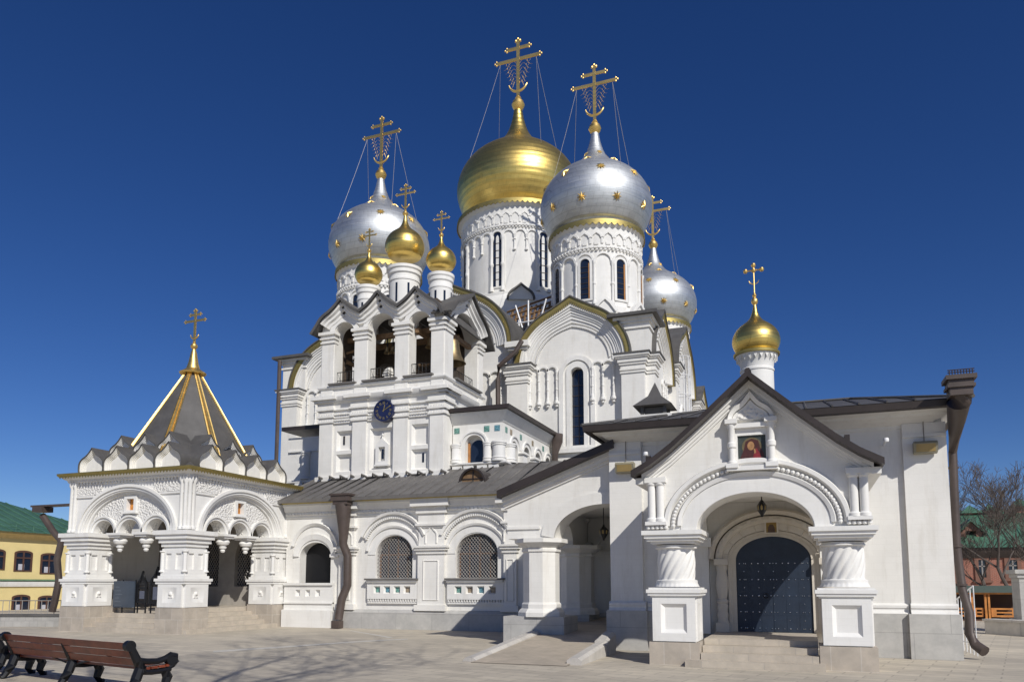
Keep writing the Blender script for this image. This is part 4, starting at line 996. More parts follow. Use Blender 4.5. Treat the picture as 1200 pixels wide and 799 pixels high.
# wing to the left and rear of the porch
mb = MB(); mb.wbox(-28.0, PX0+.03, 23.9, 27.9, .85, 3.9); mb.wbox(-28.1, PX0+.01, 23.8, 28, 3.7, 3.92); mb.wbox(-28.08, PX0+.015, 23.82, 28.03, 2.75, 2.95)
f = FA(23.9); splay(mb, f, -27.75, -27.2, 1.4, 2.6, .001, .06, .08); mb.mould(f, arcpts(-27.5, 3.05, .32, .4), [(-.04, 0), (.04, 0), (.04, .07), (-.04, .07)])
sw = mb.build('side_wall', M_W, pch)
mb = MB(); mb.wbox(-28.1, PX0+.005, 23.8, 27.94, 0, .86); mb.build('side_base', M_STONE, sw)
mb = MB(); mb.wbox(-33.0, PX0+.3, 29.5, 36, 0, 5.2); rw = mb.build('rear_wing', M_W, pch)
mb = MB(); mb.wbox(-33.3, PX0+.3, 28.9, 36, 5.2, 5.4); mb.build('eave', M_BROWN, rw)
P = [XZ(50, 604, 25.2), XZ(62, 622, 25.2), XZ(72, 634, 25.2), XZ(67, 655, 25.2), XZ(69, 680, 25.2), XZ(64, 705, 25.2), XZ(61, 716, 25.2)]
mb = MB(); mb.tube([(x, 25.2, z) for x, z in P], .15, 10)
x, z = XZ(50, 598, 25.2); mb.wbox(x-.3, x+.3, 24.9, 25.5, z-.08, z+.16); mb.wbox(x-.55, x+2.6, 25.0, 25.4, z+.16, z+.24)
mb.build('downpipe', M_PIPE, pch)

# ------------------------------------------------------------------ vestibule hall on the right
HX0, HX1, HY = -5.05, 3.29, 21.3
hall = thing('vestibule_hall', 'plain white hall with a grey granite plinth, wide dark eaves and one small gold dome', 'church wing', (-.8, 25, 0))
fh = FA(HY); flh = FL(HX0)
mb = MB(); mb.wbox(HX0, HX1, HY, 33, 0, 6.0)
for a, b in ((HX0-.06, -4.2), (2.38, HX1+.06)): mb.box(fh, a, b, 1.2, 5.42, -.05, .13); mb.box(fh, a, b, 5.42, 5.50, -.05, .17); mb.box(fh, a, b, 5.50, 5.78, -.05, .13)
mb.build('wall', M_W, hall)
PL = [(-.1, 0), (.14, 0), (.14, 1.06), (.06, 1.14), (.06, 1.24), (.03, 1.3), (-.1, 1.32)]
mb = MB()
for a, b in ((-4.1, -2.45), (.86, 2.33)): mb.run(fh, a, b, [(-.1, 0), (.14, 0), (.14, 1.08), (-.1, 1.08)])
for a, b in ((HX0-.16, -4.08), (2.30, HX1+.12)): mb.wbox(a, b, HY-.28, HY+.3, 0, 1.08)
mb.wbox(HX0-.14, HX0+.2, HY+.3, 33, 0, 1.08); mb.wbox(HX1-.2, HX1+.1, HY+.3, 33, 0, 1.08); mb.build('plinth', M_PLINTH, hall)
mb = MB()
for a, b in ((-4.1, -2.45), (.86, 2.33)): mb.run(fh, a, b, [(-.05, 1.08), (.13, 1.08), (.05, 1.16), (.05, 1.2), (.08, 1.22), (.08, 1.28), (.01, 1.33), (-.05, 1.33)])
for a, b in ((HX0-.10, -4.13), (2.36, HX1+.08)): mb.run(fh, a, b, [(-.05, 1.08), (.25, 1.08), (.18, 1.16), (.18, 1.2), (.21, 1.22), (.21, 1.28), (.14, 1.33), (-.05, 1.33)])
mb.build('plinth_moulding', M_W2, hall)
plan = [(HX0, HY), (HX1, HY), (HX1, 33), (HX0, 33)]
plan = [(-4.66, HY+.13), (2.80, HY+.13), (2.80, 33), (-4.66, 33)]
mb = MB(); mb.loop(plan, [(-.2, 5.68), (.16, 5.68), (.18, 5.76), (.30, 5.80), (.34, 5.84), (.55, 5.92), (.58, 5.97), (.86, 6.03), (-.2, 6.05)]); mb.build('soffit', M_W2, hall)
mb = MB(); mb.loop(plan, [(-.3, 6.04), (.80, 6.03), (.84, 6.00), (1.0, 6.02), (1.02, 6.18), (-.3, 6.2)]); mb.build('fascia', M_BROWN, hall)
ex0, ex1, ey0, ey1 = -5.70, 3.84, HY-.90, 34
mb = MB()
mb.add([(ex0, ey0, 6.19), (ex1, ey0, 6.19), (ex1, ey1, 6.19), (ex0, ey1, 6.19), (-2.4, 27.2, 7.85), (1.6, 27.2, 7.85)], [(0, 1, 5, 4), (1, 2, 5), (2, 3, 4, 5), (3, 0, 4)])
for i in range(13):
    x = -4.8+.62*i; q = max(0, min(1, min((x-ex0)/(-2.4-ex0), (ex1-x)/(ex1-1.6)))); yt = ey0+(27.2-ey0)*q; zt = 6.19+1.66*q
    mb.tube([(x, ey0+.05, 6.22), (x, yt, zt+.03)], .03, 4)
for k in range(4):
    x = -4.6+1.1*k
mb.tube([(ex0, ey0, 6.2), (-2.4, 27.2, 7.88)], .05, 5); mb.tube([(ex1, ey0, 6.2), (1.6, 27.2, 7.88)], .05, 5); mb.tube([(-2.4, 27.2, 7.88), (1.6, 27.2, 7.88)], .05, 5)
mb.build('roof', M_ROOF, hall)
def ornate_pipe(parent):
    mb = MB(); P = lambda px, py: XZ(px, py, 20.05)
    yc = 20.05
    x0, _ = P(1111, 456); x1, _ = P(1138, 456)
    mb.wbox(x0, x1, yc-.25, yc+.25, 6.12, 6.30); mb.wbox(x0-.05, x1+.05, yc-.3, yc+.3, 6.30, 6.37); mb.wbox(x0-.02, x1+.02, yc-.28, yc+.28, 6.37, 6.48); mb.wbox(x0-.08, x1+.08, yc-.34, yc+.34, 6.48, 6.58)
    for x in [x0+(x1-x0)*i/8 for i in range(9)]: mb.tube([(x, yc-.28, 6.58), (x, yc-.28, 6.70)], .012, 4)
    for z in (6.645, 6.70): mb.tube([(x0-.04, yc-.28, z), (x1+.04, yc-.28, z)], .012, 4)
    path = [(1124.5, 458, .26, 20.05), (1123.5, 472, .25, 20.15), (1121, 492, .20, 20.75), (1116.5, 530, .10, 21.85), (1121, 640, .10, 21.9), (1127.5, 690, .10, 21.9), (1136, 718, .105, 21.75), (1136, 742, .11, 21.7), (1143, 755, .12, 21.6), (1154, 763, .13, 21.4)]
    pts = []; rs = []
    for px, py, r, yq in path: x, z = XZ(px, py, yq); pts.append((x, yq, z)); rs.append(r)
    mb.tube(pts, rs, 12)
    for py, px in ((548, 1117), (640, 1121), (685, 1127)): x, z = XZ(px, py, 21.9); mb.lathe(x, 21.9, z-.03, [(.115, 0), (.13, .01), (.13, .05), (.115, .06)], 12); mb.tube([(x, 21.9, z), (x-.35, 21.9, z)], .02, 4)
    return mb.build('downpipe', M_PIPE, parent)
ornate_pipe(hall)
# small dome on the hall roof
mb = MB(); r = .50; mb.lathe(-1.2, 25, 0, [(r, 7.0), (r, 8.45), (r*1.05, 8.47), (r*1.05, 8.53), (r, 8.56), (r*1.05, 8.75), (r*1.3, 8.98), (r*1.36, 9.0), (r*1.36, 9.04)], 40); o = mb.build('small_drum', M_W2, hall)
mb = MB(); mb.lathe(-1.2, 25, 0, [(r*1.30, 8.98), (r*1.40, 8.99), (r*1.42, 9.06), (r*1.2, 9.12)], 40); mb.build('gilt_fringe', M_OGOLD, o)
fz = MB(); f = FC(-1.2, 25, r*1.1)
for i in range(22): u = 2*pi*r*1.1*i/22; fz.panel(f, [(u-.06, 8.96), (u, 8.80), (u+.06, 8.96)], (), -.05, .08)
fz.build('frieze', M_W2, o)
dm = onion(-1.2, 25, 9.46, .74, M_GOLD, hall, 'small_dome', .98, 1.2)
# clover-ended slim cross
mb = MB(); z0 = 10.55; mb.lathe(-1.2, 25, z0-.02, [(.06, 0), (.05, .15), (.09, .2), (.11, .27), (.09, .34), (.04, .4), (.07, .46), (.03, .55)], 14)
mb.tube([(-1.2, 25, z0+.4), (-1.2, 25, z0+1.45)], .022, 6); mb.tube([(-1.45, 25, z0+1.28), (-.95, 25, z0+1.28)], .022, 6)
for dx, dz in ((-.25, 1.28), (.25, 1.28), (0, 1.28), (0, 1.45)): mb.lathe(-1.2+dx, 25, z0+dz-.075, [(0, 0), (.055, .02), (.075, .075), (.055, .13), (0, .15)], 12)
mb.tube([(-1.2+.16*sin(radians(a)), 25, z0+.98-.16*cos(radians(a))) for a in range(-75, 76, 15)], .016, 5)
mb.build('cross', M_GOLD2, dm)
vt = thing('roof_vent', 'white ventilation stack with a dark pyramid cap on the hall roof', 'roof vent', (-4.4, 24.6, 6))
mb = MB(); sqstack(mb, -4.8, -3.95, 24.2, 25.0, [(6.1, 6.9, 0), (6.9, 6.97, .10), (6.97, 7.05, .05), (7.05, 7.18, .16)]); mb.build('stack', M_W, vt)
mb = MB(); cxv, cyv = -4.375, 24.6
for sx in (-1, 1):
    for sy in (-1, 1): mb.wbox(cxv+sx*.36-.05, cxv+sx*.36+.05, cyv+sy*.36-.05, cyv+sy*.36+.05, 7.18, 7.5)
mb.wbox(cxv-.3, cxv+.3, cyv-.3, cyv+.3, 7.18, 7.45)
b0 = [(cxv-.62, cyv-.62, 7.48), (cxv+.62, cyv-.62, 7.48), (cxv+.62, cyv+.62, 7.48), (cxv-.62, cyv+.62, 7.48)]
b1 = [(cxv-.2, cyv-.2, 7.86), (cxv+.2, cyv-.2, 7.86), (cxv+.2, cyv+.2, 7.86), (cxv-.2, cyv+.2, 7.86)]
mb.add(b0+b1+[(cxv, cyv, 8.35)], [(0, 1, 5, 4), (1, 2, 6, 5), (2, 3, 7, 6), (3, 0, 4, 7), (4, 5, 8), (5, 6, 8), (6, 7, 8), (7, 4, 8), (3, 2, 1, 0)]); mb.build('cap', M_ROOF, vt)

# ------------------------------------------------------------------ arcade with the ramp
arc = thing('ramp_arcade', 'open white arcade with eight-sided pillars under a sloping brown lean-to roof', 'arcade', (-6.8, 24, 0))
AY = 21.5; fq = FA(AY); ax0, ax1 = -8.34, -5.02
sp = 3.14; cxa, aa, ab = -5.36, 1.50, .95
def zroof(x): return 4.42+(x+8.34)*.375
mb = MB()
out = [(ax0, sp), (cxa-aa, sp)]+[p for p in arcpts(cxa, sp, aa, ab, 180, 0, 40)[1:] if p[0] < ax1-.01]
out += [(ax1, out[-1][1]-.01), (ax1, zroof(ax1)), (ax0, zroof(ax0))]
mb.panel(fq, out, (), -.9, 0)
P = [p for p in arcpts(cxa, sp, aa, ab, 180, 0, 40) if p[0] < ax1]; Q = [p for p in arcpts(cxa, sp, aa+.40, ab+.34, 176, 0, 40) if p[0] < ax1]
mb.panel(fq, band(Q, P), (), -.05, .045); mb.box(fq, ax0, -7.30, 3.42, 3.5, -.05, .05)
# moulding that follows the rake
for q0, q1, w in ((-.02, -.14, .20), (-.14, -.26, .13), (-.26, -.34, .06)):
    mb.panel(fq, [(ax0-.1, zroof(ax0-.1)+q1), (ax1, zroof(ax1)+q1), (ax1, zroof(ax1)+q0), (ax0-.1, zroof(ax0-.1)+q0)], (), -.1, w)
fside = FL(ax0+.02)
mb.panel(fside, [(AY+.92, sp), (23.1, sp)]+arcpts(24.4, sp, 1.3, .85, 180, 0, 20)[1:-1]+[(25.7, sp), (27.6, sp), (27.6, 4.38), (AY+.92, 4.38)], (), -.8, 0)
mb.wbox(ax0+.1, ax1, AY+.1, 27.6, 4.22, 4.3)
mb.build('wall', M_W, arc)
def octpillar(cx, cy, r, zb):
    L = [(1.28, zb), (1.28, zb+.12), (1.18, zb+.2), (1.08, zb+.24), (1.08, zb+.36), (1.0, zb+.42), (1.0, 2.74), (1.08, 2.76), (1.08, 2.84), (1.04, 2.86), (1.28, 2.96), (1.46, 3.02), (1.46, 3.14)]
    mb = MB(); mb.lathe(cx, cy, 0, [(r*a, z) for a, z in L], 8, True, pi/8); return mb.build('pillar', M_W, arc, 20)
p_ = octpillar(-7.42, AY+.45, .545, .85); octpillar(-7.55, 26.3, .60, .75)
mb = MB(); mb.wbox(-8.42, -6.55, AY-.12, AY+1.3, 0, .86); mb.build('pillar_base', M_PLINTH, p_)
mb = MB(); mb.wbox(-8.1, -6.95, 25.6, 27.0, 0, .76); mb.build('pillar_base', M_PLINTH, arc)
mb = MB(); yb0, yb1 = AY-.48, 27.6
mb.panel(FA(yb0), [(-8.50, zroof(-8.50)-.02), (ax1+.06, zroof(ax1)-.02), (ax1+.06, zroof(ax1)+.2), (-8.50, zroof(-8.50)+.2)], (), -(yb1-yb0), 0); mb.build('roof', M_BROWN, arc)
mb = MB(); mb.panel(FA(27.58), band(arcpts(-6.2, 3.0, 1.1, .9, 180, 0, 20), arcpts(-6.2, 3.0, .95, .76, 180, 0, 20)), (), -.1, .1); mb.box(FA(27.58), -7.2, -5.1, 2.9, 3.0, -.1, .12)
mb.panel(FL(HX0-.01), band(arcpts(24.6, 3.0, 1.5, 1.0, 180, 0, 20), arcpts(24.6, 3.0, 1.3, .85, 180, 0, 20)), (), -.1, .08); mb.build('blind_arch', M_W2, arc)
ln = thing('hanging_lantern', 'small dark lantern hanging on a chain inside the ramp arcade', 'lantern', (-5.9, 23.6, 4.2))
mb = MB(); mb.tube([(-5.9, 23.6, 4.22), (-5.9, 23.6, 3.65)], .012, 4); mb.lathe(-5.9, 23.6, 3.15, [(0, 0), (.03, .02), (.05, .08), (.13, .2), (.15, .34), (.11, .38), (.04, .46), (.02, .52)], 6); mb.build('lantern_body', M_BLACK, ln)
mb = MB(); mb.lathe(-5.9, 23.6, 3.2, [(.05, .1), (.135, .18), (.145, .27), (.12, .3)], 6, True, pi/6); mb.build('lantern_glass', M_LAMPG, ln)
# ramp and kerbs
g = MB(); g.add([(-7.3, 16.5, .012), (-5.0, 16.5, .012), (-5.05, 21.4, .36), (-5.05, 27.6, .62), (-8.0, 27.6, .62), (-7.3, 21.4, .36)], [(0, 1, 2, 5), (5, 2, 3, 4)])
g.add([(-7.3, 16.5, -.1), (-7.3, 21.4, -.1), (-7.3, 21.4, .36), (-7.3, 16.5, .012)], [(0, 1, 2, 3)])
M_RAMP = stone('brown ramp slabs', (.50, .43, .34), (.45, .39, .31), (.38, .33, .27), .7, .5)
tag(g.build('ramp', M_RAMP), kind='structure')
def kerb(p0, p1, z0, z1, w, h):
    m = MB(); a, b = Vector(p0), Vector(p1); d = (b-a).normalized(); n = Vector((-d.y, d.x))*w/2
    V = []
    for p, z in ((a, z0), (b, z1)): V += [(p.x+n.x, p.y+n.y, -.05), (p.x-n.x, p.y-n.y, -.05), (p.x-n.x, p.y-n.y, z), (p.x-n.x*.55, p.y-n.y*.55, z+h), (p.x+n.x*.55, p.y+n.y*.55, z+h), (p.x+n.x, p.y+n.y, z)]
    m.add(V, [(i, (i+1) % 6, (i+1) % 6+6, i+6) for i in range(6)]+[(5, 4, 3, 2, 1, 0), (6, 7, 8, 9, 10, 11)]); return m
tag(kerb((-7.45, 16.75), (-7.45, 21.4), .03, .40, .34, .06).build('kerb', M_KERB), kind='structure')
tag(kerb((-4.92, 16.8), (-4.92, 19.3), .10, .30, .34, .06).build('kerb', M_KERB), kind='structure')
m = kerb((-4.92, 19.3), (-4.92, 20.1), .36, .50, .36, .06); tag(m.build('kerb', M_KERB), kind='structure')

# ------------------------------------------------------------------ gabled entrance porch
GXC = -1.03; GY = 17.72
gp = thing('entrance_porch', 'white gabled entrance porch on two thick twisted columns with a bead-trimmed arch', 'porch', (GXC, 19.4, 0))
fg = FA(GY)
for sx in (-1, 1):
    ca = GXC+sx*1.80; cyp = GY+.53
    mb = MB(); sqstack(mb, ca-.48, ca+.48, GY+.05, GY+1.01, [(.5, 1.5, 0), (1.5, 1.54, .05), (1.54, 1.6, .10), (1.6, 1.68, .13), (1.68, 1.72, .08)])
    cp_ = MB(); sqstack(cp_, ca-.48, ca+.48, GY+.05, GY+1.01, [(2.72, 2.78, .02), (2.78, 2.84, .10), (2.84, 2.92, .15), (2.92, 3.02, .20)]); cp_.build('capital', M_W2, gp)
    f = FA(GY+.05); mb.panel(f, rect(ca-.48, ca+.48, .52, 1.49), [rect(ca-.29, ca+.29, .70, 1.36)], .001, .085); splay(mb, f, ca-.29, ca+.29, .70, 1.36, .085, .006, .085)
    f2 = FB(ca+.48); mb.panel(f2, rect(GY+.05, GY+1.01, .52, 1.49), [rect(GY+.24, GY+.82, .70, 1.36)], .001, .03); splay(mb, f2, GY+.24, GY+.82, .70, 1.36, .03, .006, .07)
    p_ = mb.build('pedestal', M_W2, gp)
    mb = MB(); mb.wbox(ca-.56, ca+.56, GY-.06, GY+1.08, 0, .5); mb.build('pedestal_base', M_STONE, p_)
    # twisted column
    mb = MB(); n, m_ = 96, 40; V = []; fs2 = []; z0, z1 = 1.74, 2.70
    for j in range(m_+1):
        q = j/m_; z = z0+(z1-z0)*q
        if q < .10: base = .50-.05*q/.1; tw = .0
        elif q < .17 or q > .90 and q < .96: base = .475; tw = 0
        else: base = .40+.02*sin(pi*(q-.17)/.73); tw = 1
        if q >= .96: base = .42; tw = 0
        for i in range(n):
            a = 2*pi*i/n; rr = base+(.035*abs(sin(7*(a-q*1.35)))-.017 if tw else (.018*abs(sin(14*a)) if q < .09 or q > .965 else 0))
            V.append((ca+rr*cos(a), cyp+rr*sin(a), z))
    for j in range(m_):
        for i in range(n): fs2.append((j*n+i, j*n+(i+1) % n, (j+1)*n+(i+1) % n, (j+1)*n+i))
    mb.add(V, fs2); mb.build('twisted_column', M_W2, gp, 40)
    # twin colonnettes under the eaves
    cm = MB()
    for dx in (-.10, .10):
        x, y, _ = fg(GXC+sx*2.14+dx, 0, .06); cm.lathe(x, y, 3.22, [(.13, 0), (.13, .06), (.09, .1), (.09, .82), (.12, .86), (.12, .9)], 14)
    cm.box(fg, GXC+sx*2.14-.24, GXC+sx*2.14+.24, 3.14, 3.22, -.05, .18); cm.box(fg, GXC+sx*2.14-.24, GXC+sx*2.14+.24, 4.12, 4.24, -.05, .18)
    cm.build('colonnette', M_W2, gp)
def rake(x):                                            # underside of the swept roof
    d = abs(x-GXC); pts = [(0, 6.32), (1.0, 5.42), (1.75, 4.78), (2.2, 4.46), (2.62, 4.23)]
    for (a, b), (c, e) in zip(pts[:-1], pts[1:]):
        if d <= c: return b+(e-b)*(d-a)/(c-a)
    return pts[-1][1]
sp = 3.02; A_, B2 = 1.24, .80
xs = [GXC+2.32*(1-2*i/40) for i in range(41)]
mb = MB()
mb.panel(fg, [(GXC-2.32, sp), (GXC-A_, sp)]+arcpts(GXC, sp, A_, B2, 180, 0, 40)[1:-1]+[(GXC+A_, sp), (GXC+2.32, sp)]+[(x, rake(x)-.005) for x in xs], (), -.9, 0)
for f in (FB(GXC+2.3), FL(GXC-2.3)):
    mb.panel(f, [(GY+.92, sp), (GY+1.05, sp)]+arcpts(GY+2.2, sp, 1.15, .72, 180, 0, 24)[1:-1]+[(GY+3.35, sp), (HY, sp), (HY, 4.45), (GY+.92, 4.45)], (), -.9, 0)
mb.wbox(GXC-2.2, GXC+2.2, GY+.3, HY, 3.96, 4.05)
for sx in (-1, 1):
    mb.wbox(GXC+sx*1.8-.42, GXC+sx*1.8+.42, HY-.25, HY+.05, .5, 2.78); mb.wbox(GXC+sx*1.8-.5, GXC+sx*1.8+.5, HY-.33, HY+.05, 2.78, 3.03)
mb.build('wall', M_W, gp)
am = MB()
am.mould(fg, arcpts(GXC, sp+.10, 1.62, 1.12, 180, 0, 48), [(-.04, -.02), (-.04, .05), (.04, .08), (.06, .04), (.06, -.02)])
am.mould(fg, arcpts(GXC, sp+.10, 1.90, 1.38, 180, 0, 48), [(-.06, -.02), (-.06, .05), (-.02, .12), (.06, .12), (.09, .04), (.09, -.02)])
am.panel(fg, band(arcpts(GXC, sp, A_+.36, B2+.38, 180, 0, 40), arcpts(GXC, sp, A_+.01, B2+.01, 180, 0, 40)), (), -.05, .02)
NB = 50
for i in range(NB+1):
    t = radians(180-180*i/NB); u, v = GXC+1.76*cos(t), sp+.10+1.25*sin(t); x, y, z = fg(u, v, .05)
    am.lathe(x, y, z-.048, [(0, 0), (.036, .012), (.05, .048), (.036, .084), (0, .096)], 8, False)
for sx in (-1, 1):
    for k in range(5): x, y, z = fg(GXC+sx*(1.92+.10*k), 3.09, .09); am.lathe(x, y, z-.05, [(0, 0), (.05, .02), (.05, .08), (0, .10)], 8, False)
am.build('bead_arch', M_W2, gp)
# kiosk round the icon
kx, k0 = -1.02, 4.34
km = MB(); km.panel(fg, rect(kx-.46, kx+.46, 4.4, 5.28), [rect(kx-.30, kx+.30, 4.47, 5.10)], -.02, .06)
km.box(fg, kx-.54, kx+.54, 4.30, 4.40, -.02, .20); km.box(fg, kx-.52, kx+.52, 5.26, 5.36, -.02, .16)
for sx in (-1, 1): km.box(fg, kx+sx*.42-.13, kx+sx*.42+.13, 5.36, 5.46, -.02, .24); km.box(fg, kx+sx*.42-.13, kx+sx*.42+.13, 4.36, 4.46, -.02, .24)
for sx in (-1, 1):
    x, y, _ = fg(kx+sx*.42, 0, .12); km.lathe(x, y, 4.46, [(.10, 0), (.10, .04), (.075, .07), (.075, .34), (.10, .37), (.10, .46), (.075, .49), (.075, .80), (.10, .84), (.10, .9)], 14)
km.panel(fg, keelpts(kx, 5.44, .40, .30, .16, 24), (), -.02, .08)
km.mould(fg, keelpts(kx, 5.44, .47, .37, .24, 30), [(-.06, -.02), (-.06, .14), (.02, .20), (.06, .14), (.06, -.02)])
km.build('icon_surround', M_W2, gp)
km = MB(); km.panel(fg, keelpts(kx, 5.46, .30, .22, .10, 20), (), .07, .10); km.build('carved_lunette', M_REL, gp)
# icon: a plain generic painted panel
ic = thing('icon', 'square painted icon with dark ground and red robe inside the carved gable surround', 'icon', (kx, GY, 4.78))
fi_ = lambda u, v, w: fg(kx+u, 4.785+v, w)
def pcol(n, c): return simple(n, c, .5, 0, .25, 14)
mb = MB(); mb.box(fi_, -.295, .295, -.31, .31, -.01, .012); mb.build('icon_ground', pcol('icon dark green', (.045, .055, .05)), ic)
mb = MB(); mb.panel(fi_, arcpts(.0, .06, .21, .21, 0, 360, 30)[:-1], (), .011, .015); mb.build('icon_halo', pcol('icon ochre halo', (.13, .10, .05)), ic)
mb = MB(); mb.panel(fi_, [(-.26, -.30), (.26, -.30), (.25, -.10), (.17, .05), (.14, .19), (.0, .24), (-.13, .18), (-.17, .0), (-.24, -.16)], (), .014, .018); mb.build('icon_robe', pcol('icon maroon', (.065, .018, .015)), ic)
mb = MB(); mb.panel(fi_, [(.0, -.30), (.2, -.3), (.18, -.12), (.10, .02), (.04, -.1)], (), .017, .020); mb.build('icon_sleeve', pcol('icon red', (.22, .02, .025)), ic)
mb = MB(); mb.panel(fi_, arcpts(-.02, .08, .075, .10, 0, 360, 20)[:-1], (), .017, .022); mb.panel(fi_, [(.05, -.10), (.09, -.08), (.07, .02), (.04, 0)], (), .019, .022); mb.build('icon_face', pcol('icon ochre skin', (.36, .19, .08)), ic)
# roof of the porch
mb = MB(); xs2 = [GXC+2.62*(-1+2*i/60) for i in range(61)]; ys = HY+1.5
low = [(x, rake(x)) for x in xs2]; up = [(x, rake(x)+.14) for x in xs2]
mb.panel(FA(GY-.55), band(up, low), (), -(ys-GY+.55), 0)
for x, z in ((GXC-2.25, rake(-3.28)+.14), (GXC+1.95, rake(GXC+1.95)+.14)): mb.wbox(x-.05, x+.05, GY-.38, GY+.3, z, z+.14)
mb.tube([(GXC, GY-.46, 6.47), (GXC, HY+.8, 6.47)], .07, 6)
mb.build('roof', M_BROWN, gp)
mb = MB()
for d0, d1, w in ((.0, .09, .17), (.09, .17, .10), (.17, .24, .05)):
    P = [(x, rake(x)-d0) for x in xs2[2:-2]]; Q = [(x, rake(x)-d1) for x in xs2[2:-2]]; mb.panel(fg, band(P, Q), (), -.1, w-.002)
for sx in (-1, 1): mb.box(FA(GY+.05), GXC+sx*2.45-.14, GXC+sx*2.45+.14, 4.10, 4.24, -3.4, .2)
mb.build('rake_moulding', M_W2, gp)
# portal: stepped arch, carved jamb columns, studded door
dx0, dx1 = -1.73, .14; dc = (dx0+dx1)/2; dw = (dx1-dx0)/2; fd = FA(HY)
pm = MB()
def portal_out(g_, zb=.56): return [(dc-dw-g_, zb), (dc-dw-g_, 2.42)]+arcpts(dc, 2.42, dw+g_, .62+g_*.75, 180, 0, 30)[1:-1]+[(dc+dw+g_, 2.42), (dc+dw+g_, zb)]
for g0, g1, w in ((.0, .12, .10), (.12, .20, .16)): pm.panel(fd, band(portal_out(g1), portal_out(g0)), (), -.02, w)
pm.panel(fd, band(arcpts(dc, 2.44, dw+.52, 1.10, 180, 0, 40), arcpts(dc, 2.44, dw+.20, .76, 180, 0, 40)), (), -.02, .22)
pm.mould(fd, arcpts(dc, 2.46, dw+.42, 1.02, 180, 0, 40), [(-.10, .2), (-.08, .28), (0, .32), (.08, .28), (.10, .2)])
pm.mould(fd, arcpts(dc, 2.46, dw+.62, 1.22, 180, 0, 40), [(-.08, .0), (-.08, .28), (.02, .34), (.08, .26), (.08, 0)])
for i in range(15):
    t = radians(180-180*(i+.5)/15); u, v = dc+(dw+.42)*cos(t), 2.46+1.02*sin(t); pm.box(fd, u-.05, u+.05, v-.05, v+.05, .2, .345)
for i in range(9):
    t = radians(180-180*(i+.5)/9); 
    a, b = (dc+(dw+.13)*cos(t), 2.44+.70*sin(t)), (dc+(dw+.34)*cos(t), 2.44+.94*sin(t)); pm.tube([fd(a[0], a[1], .225), fd(b[0], b[1], .225)], .012, 4)
M_PORT = white('portal limestone', (.66, .60, .51), .04)
po = pm.build('portal', M_PORT, gp)
for sx in (-1, 1):
    x, y, _ = fd(dc+sx*(dw+.36), 0, .17); cm = MB()
    cm.box(fd, dc+sx*(dw+.36)-.17, dc+sx*(dw+.36)+.17, .56, .80, -.02, .36); cm.box(fd, dc+sx*(dw+.36)-.18, dc+sx*(dw+.36)+.18, 2.30, 2.46, -.02, .36)
    cm.lathe(x, y, .80, [(.15, 0), (.13, .1), (.15, .2), (.12, .3), (.15, .4), (.13, .48), (.16, .55), (.11, .62), (.13, .7), (.165, .95), (.15, 1.2), (.12, 1.32), (.15, 1.4), (.15, 1.5)], 16); cm.build('carved_column', M_PORT, gp)
dm_ = MB(); dm_.panel(fd, portal_out(-.002), (), -.01, .05); dr = dm_.build('door', M_DOOR, gp)
lm = MB(); lm.box(fd, dc-.02, dc+.02, .58, 3.0, .04, .062)
for z in (1.02, 1.5, 1.98, 2.46): lm.box(fd, dx0+.03, dx1-.03, z-.02, z+.02, .04, .058)
for q in (-.62, -.31, .31, .62): lm.box(fd, dc+q-.012, dc+q+.012, .58, 2.75, .04, .056)
lm.build('door_strap', M_DOOR, dr)
sm = MB()
for i in range(12):
    for j in range(5):
        x, y, z = fd(dx0+.09+(dx1-dx0-.18)*i/11, .66+.42*j, .055); sm.lathe(x, y, z-.016, [(0, 0), (.013, .005), (.016, .016), (.013, .027), (0, .032)], 6, False)
for i in range(5):
    for j in range(9):
        x, y, z = fd(dx0+.2+(dx1-dx0-.4)*i/4, .66+.21*j, .055); sm.lathe(x, y, z-.014, [(0, 0), (.012, .004), (.014, .014), (.012, .024), (0, .028)], 6, False)
sm.build('door_stud', M_STUD, dr)
hm = MB(); hm.tube([fd(dc-.2, 1.55, .06), fd(dc-.2, 1.55, .13)], .02, 6); hm.tube([fd(dc-.2+.06*cos(a*.5), 1.5+.06*sin(a*.5), .12) for a in range(13)], .012, 5); hm.build('door_handle', M_BLACK, dr)
ic2 = thing('icon', 'small arched golden icon set in the wall above the dark blue door', 'icon', (dc, HY-.2, 3.25))
f = FA(HY-.225); mb = MB(); mb.panel(f, archhole(dc, 3.10, .17, 3.36), [archhole(dc, 3.13, .13, 3.36)], -.02, .06); mb.build('frame', M_PORT, ic2)
mb = MB(); mb.panel(f, archhole(dc, 3.12, .135, 3.36), (), -.02, .03); mb.build('icon_ground', pcol('icon gold ground', (.30, .19, .04)), ic2)
mb = MB(); mb.panel(f, [(dc-.09, 3.13), (dc+.09, 3.13), (dc+.08, 3.27), (dc+.04, 3.34), (dc-.04, 3.34), (dc-.08, 3.27)], (), .02, .036); mb.build('icon_robe', pcol('icon brown', (.09, .05, .03)), ic2)
lt = thing('hanging_lantern', 'small dark lantern hanging under the gabled porch arch above the door', 'lantern', (GXC+.12, 18.9, 3.9))
lx = GXC+.12
mb = MB(); mb.tube([(lx, 18.9, 3.97), (lx, 18.9, 3.76)], .012, 4); mb.lathe(lx, 18.9, 3.36, [(0, 0), (.03, .02), (.04, .06), (.10, .16), (.11, .27), (.08, .32), (.03, .40)], 6); mb.build('lantern_body', M_BLACK, lt)
mb = MB(); mb.lathe(lx, 18.9, 3.42, [(.05, .06), (.102, .12), (.108, .19), (.09, .23)], 6, True, pi/6); mb.build('lantern_glass', M_LAMPG, lt)
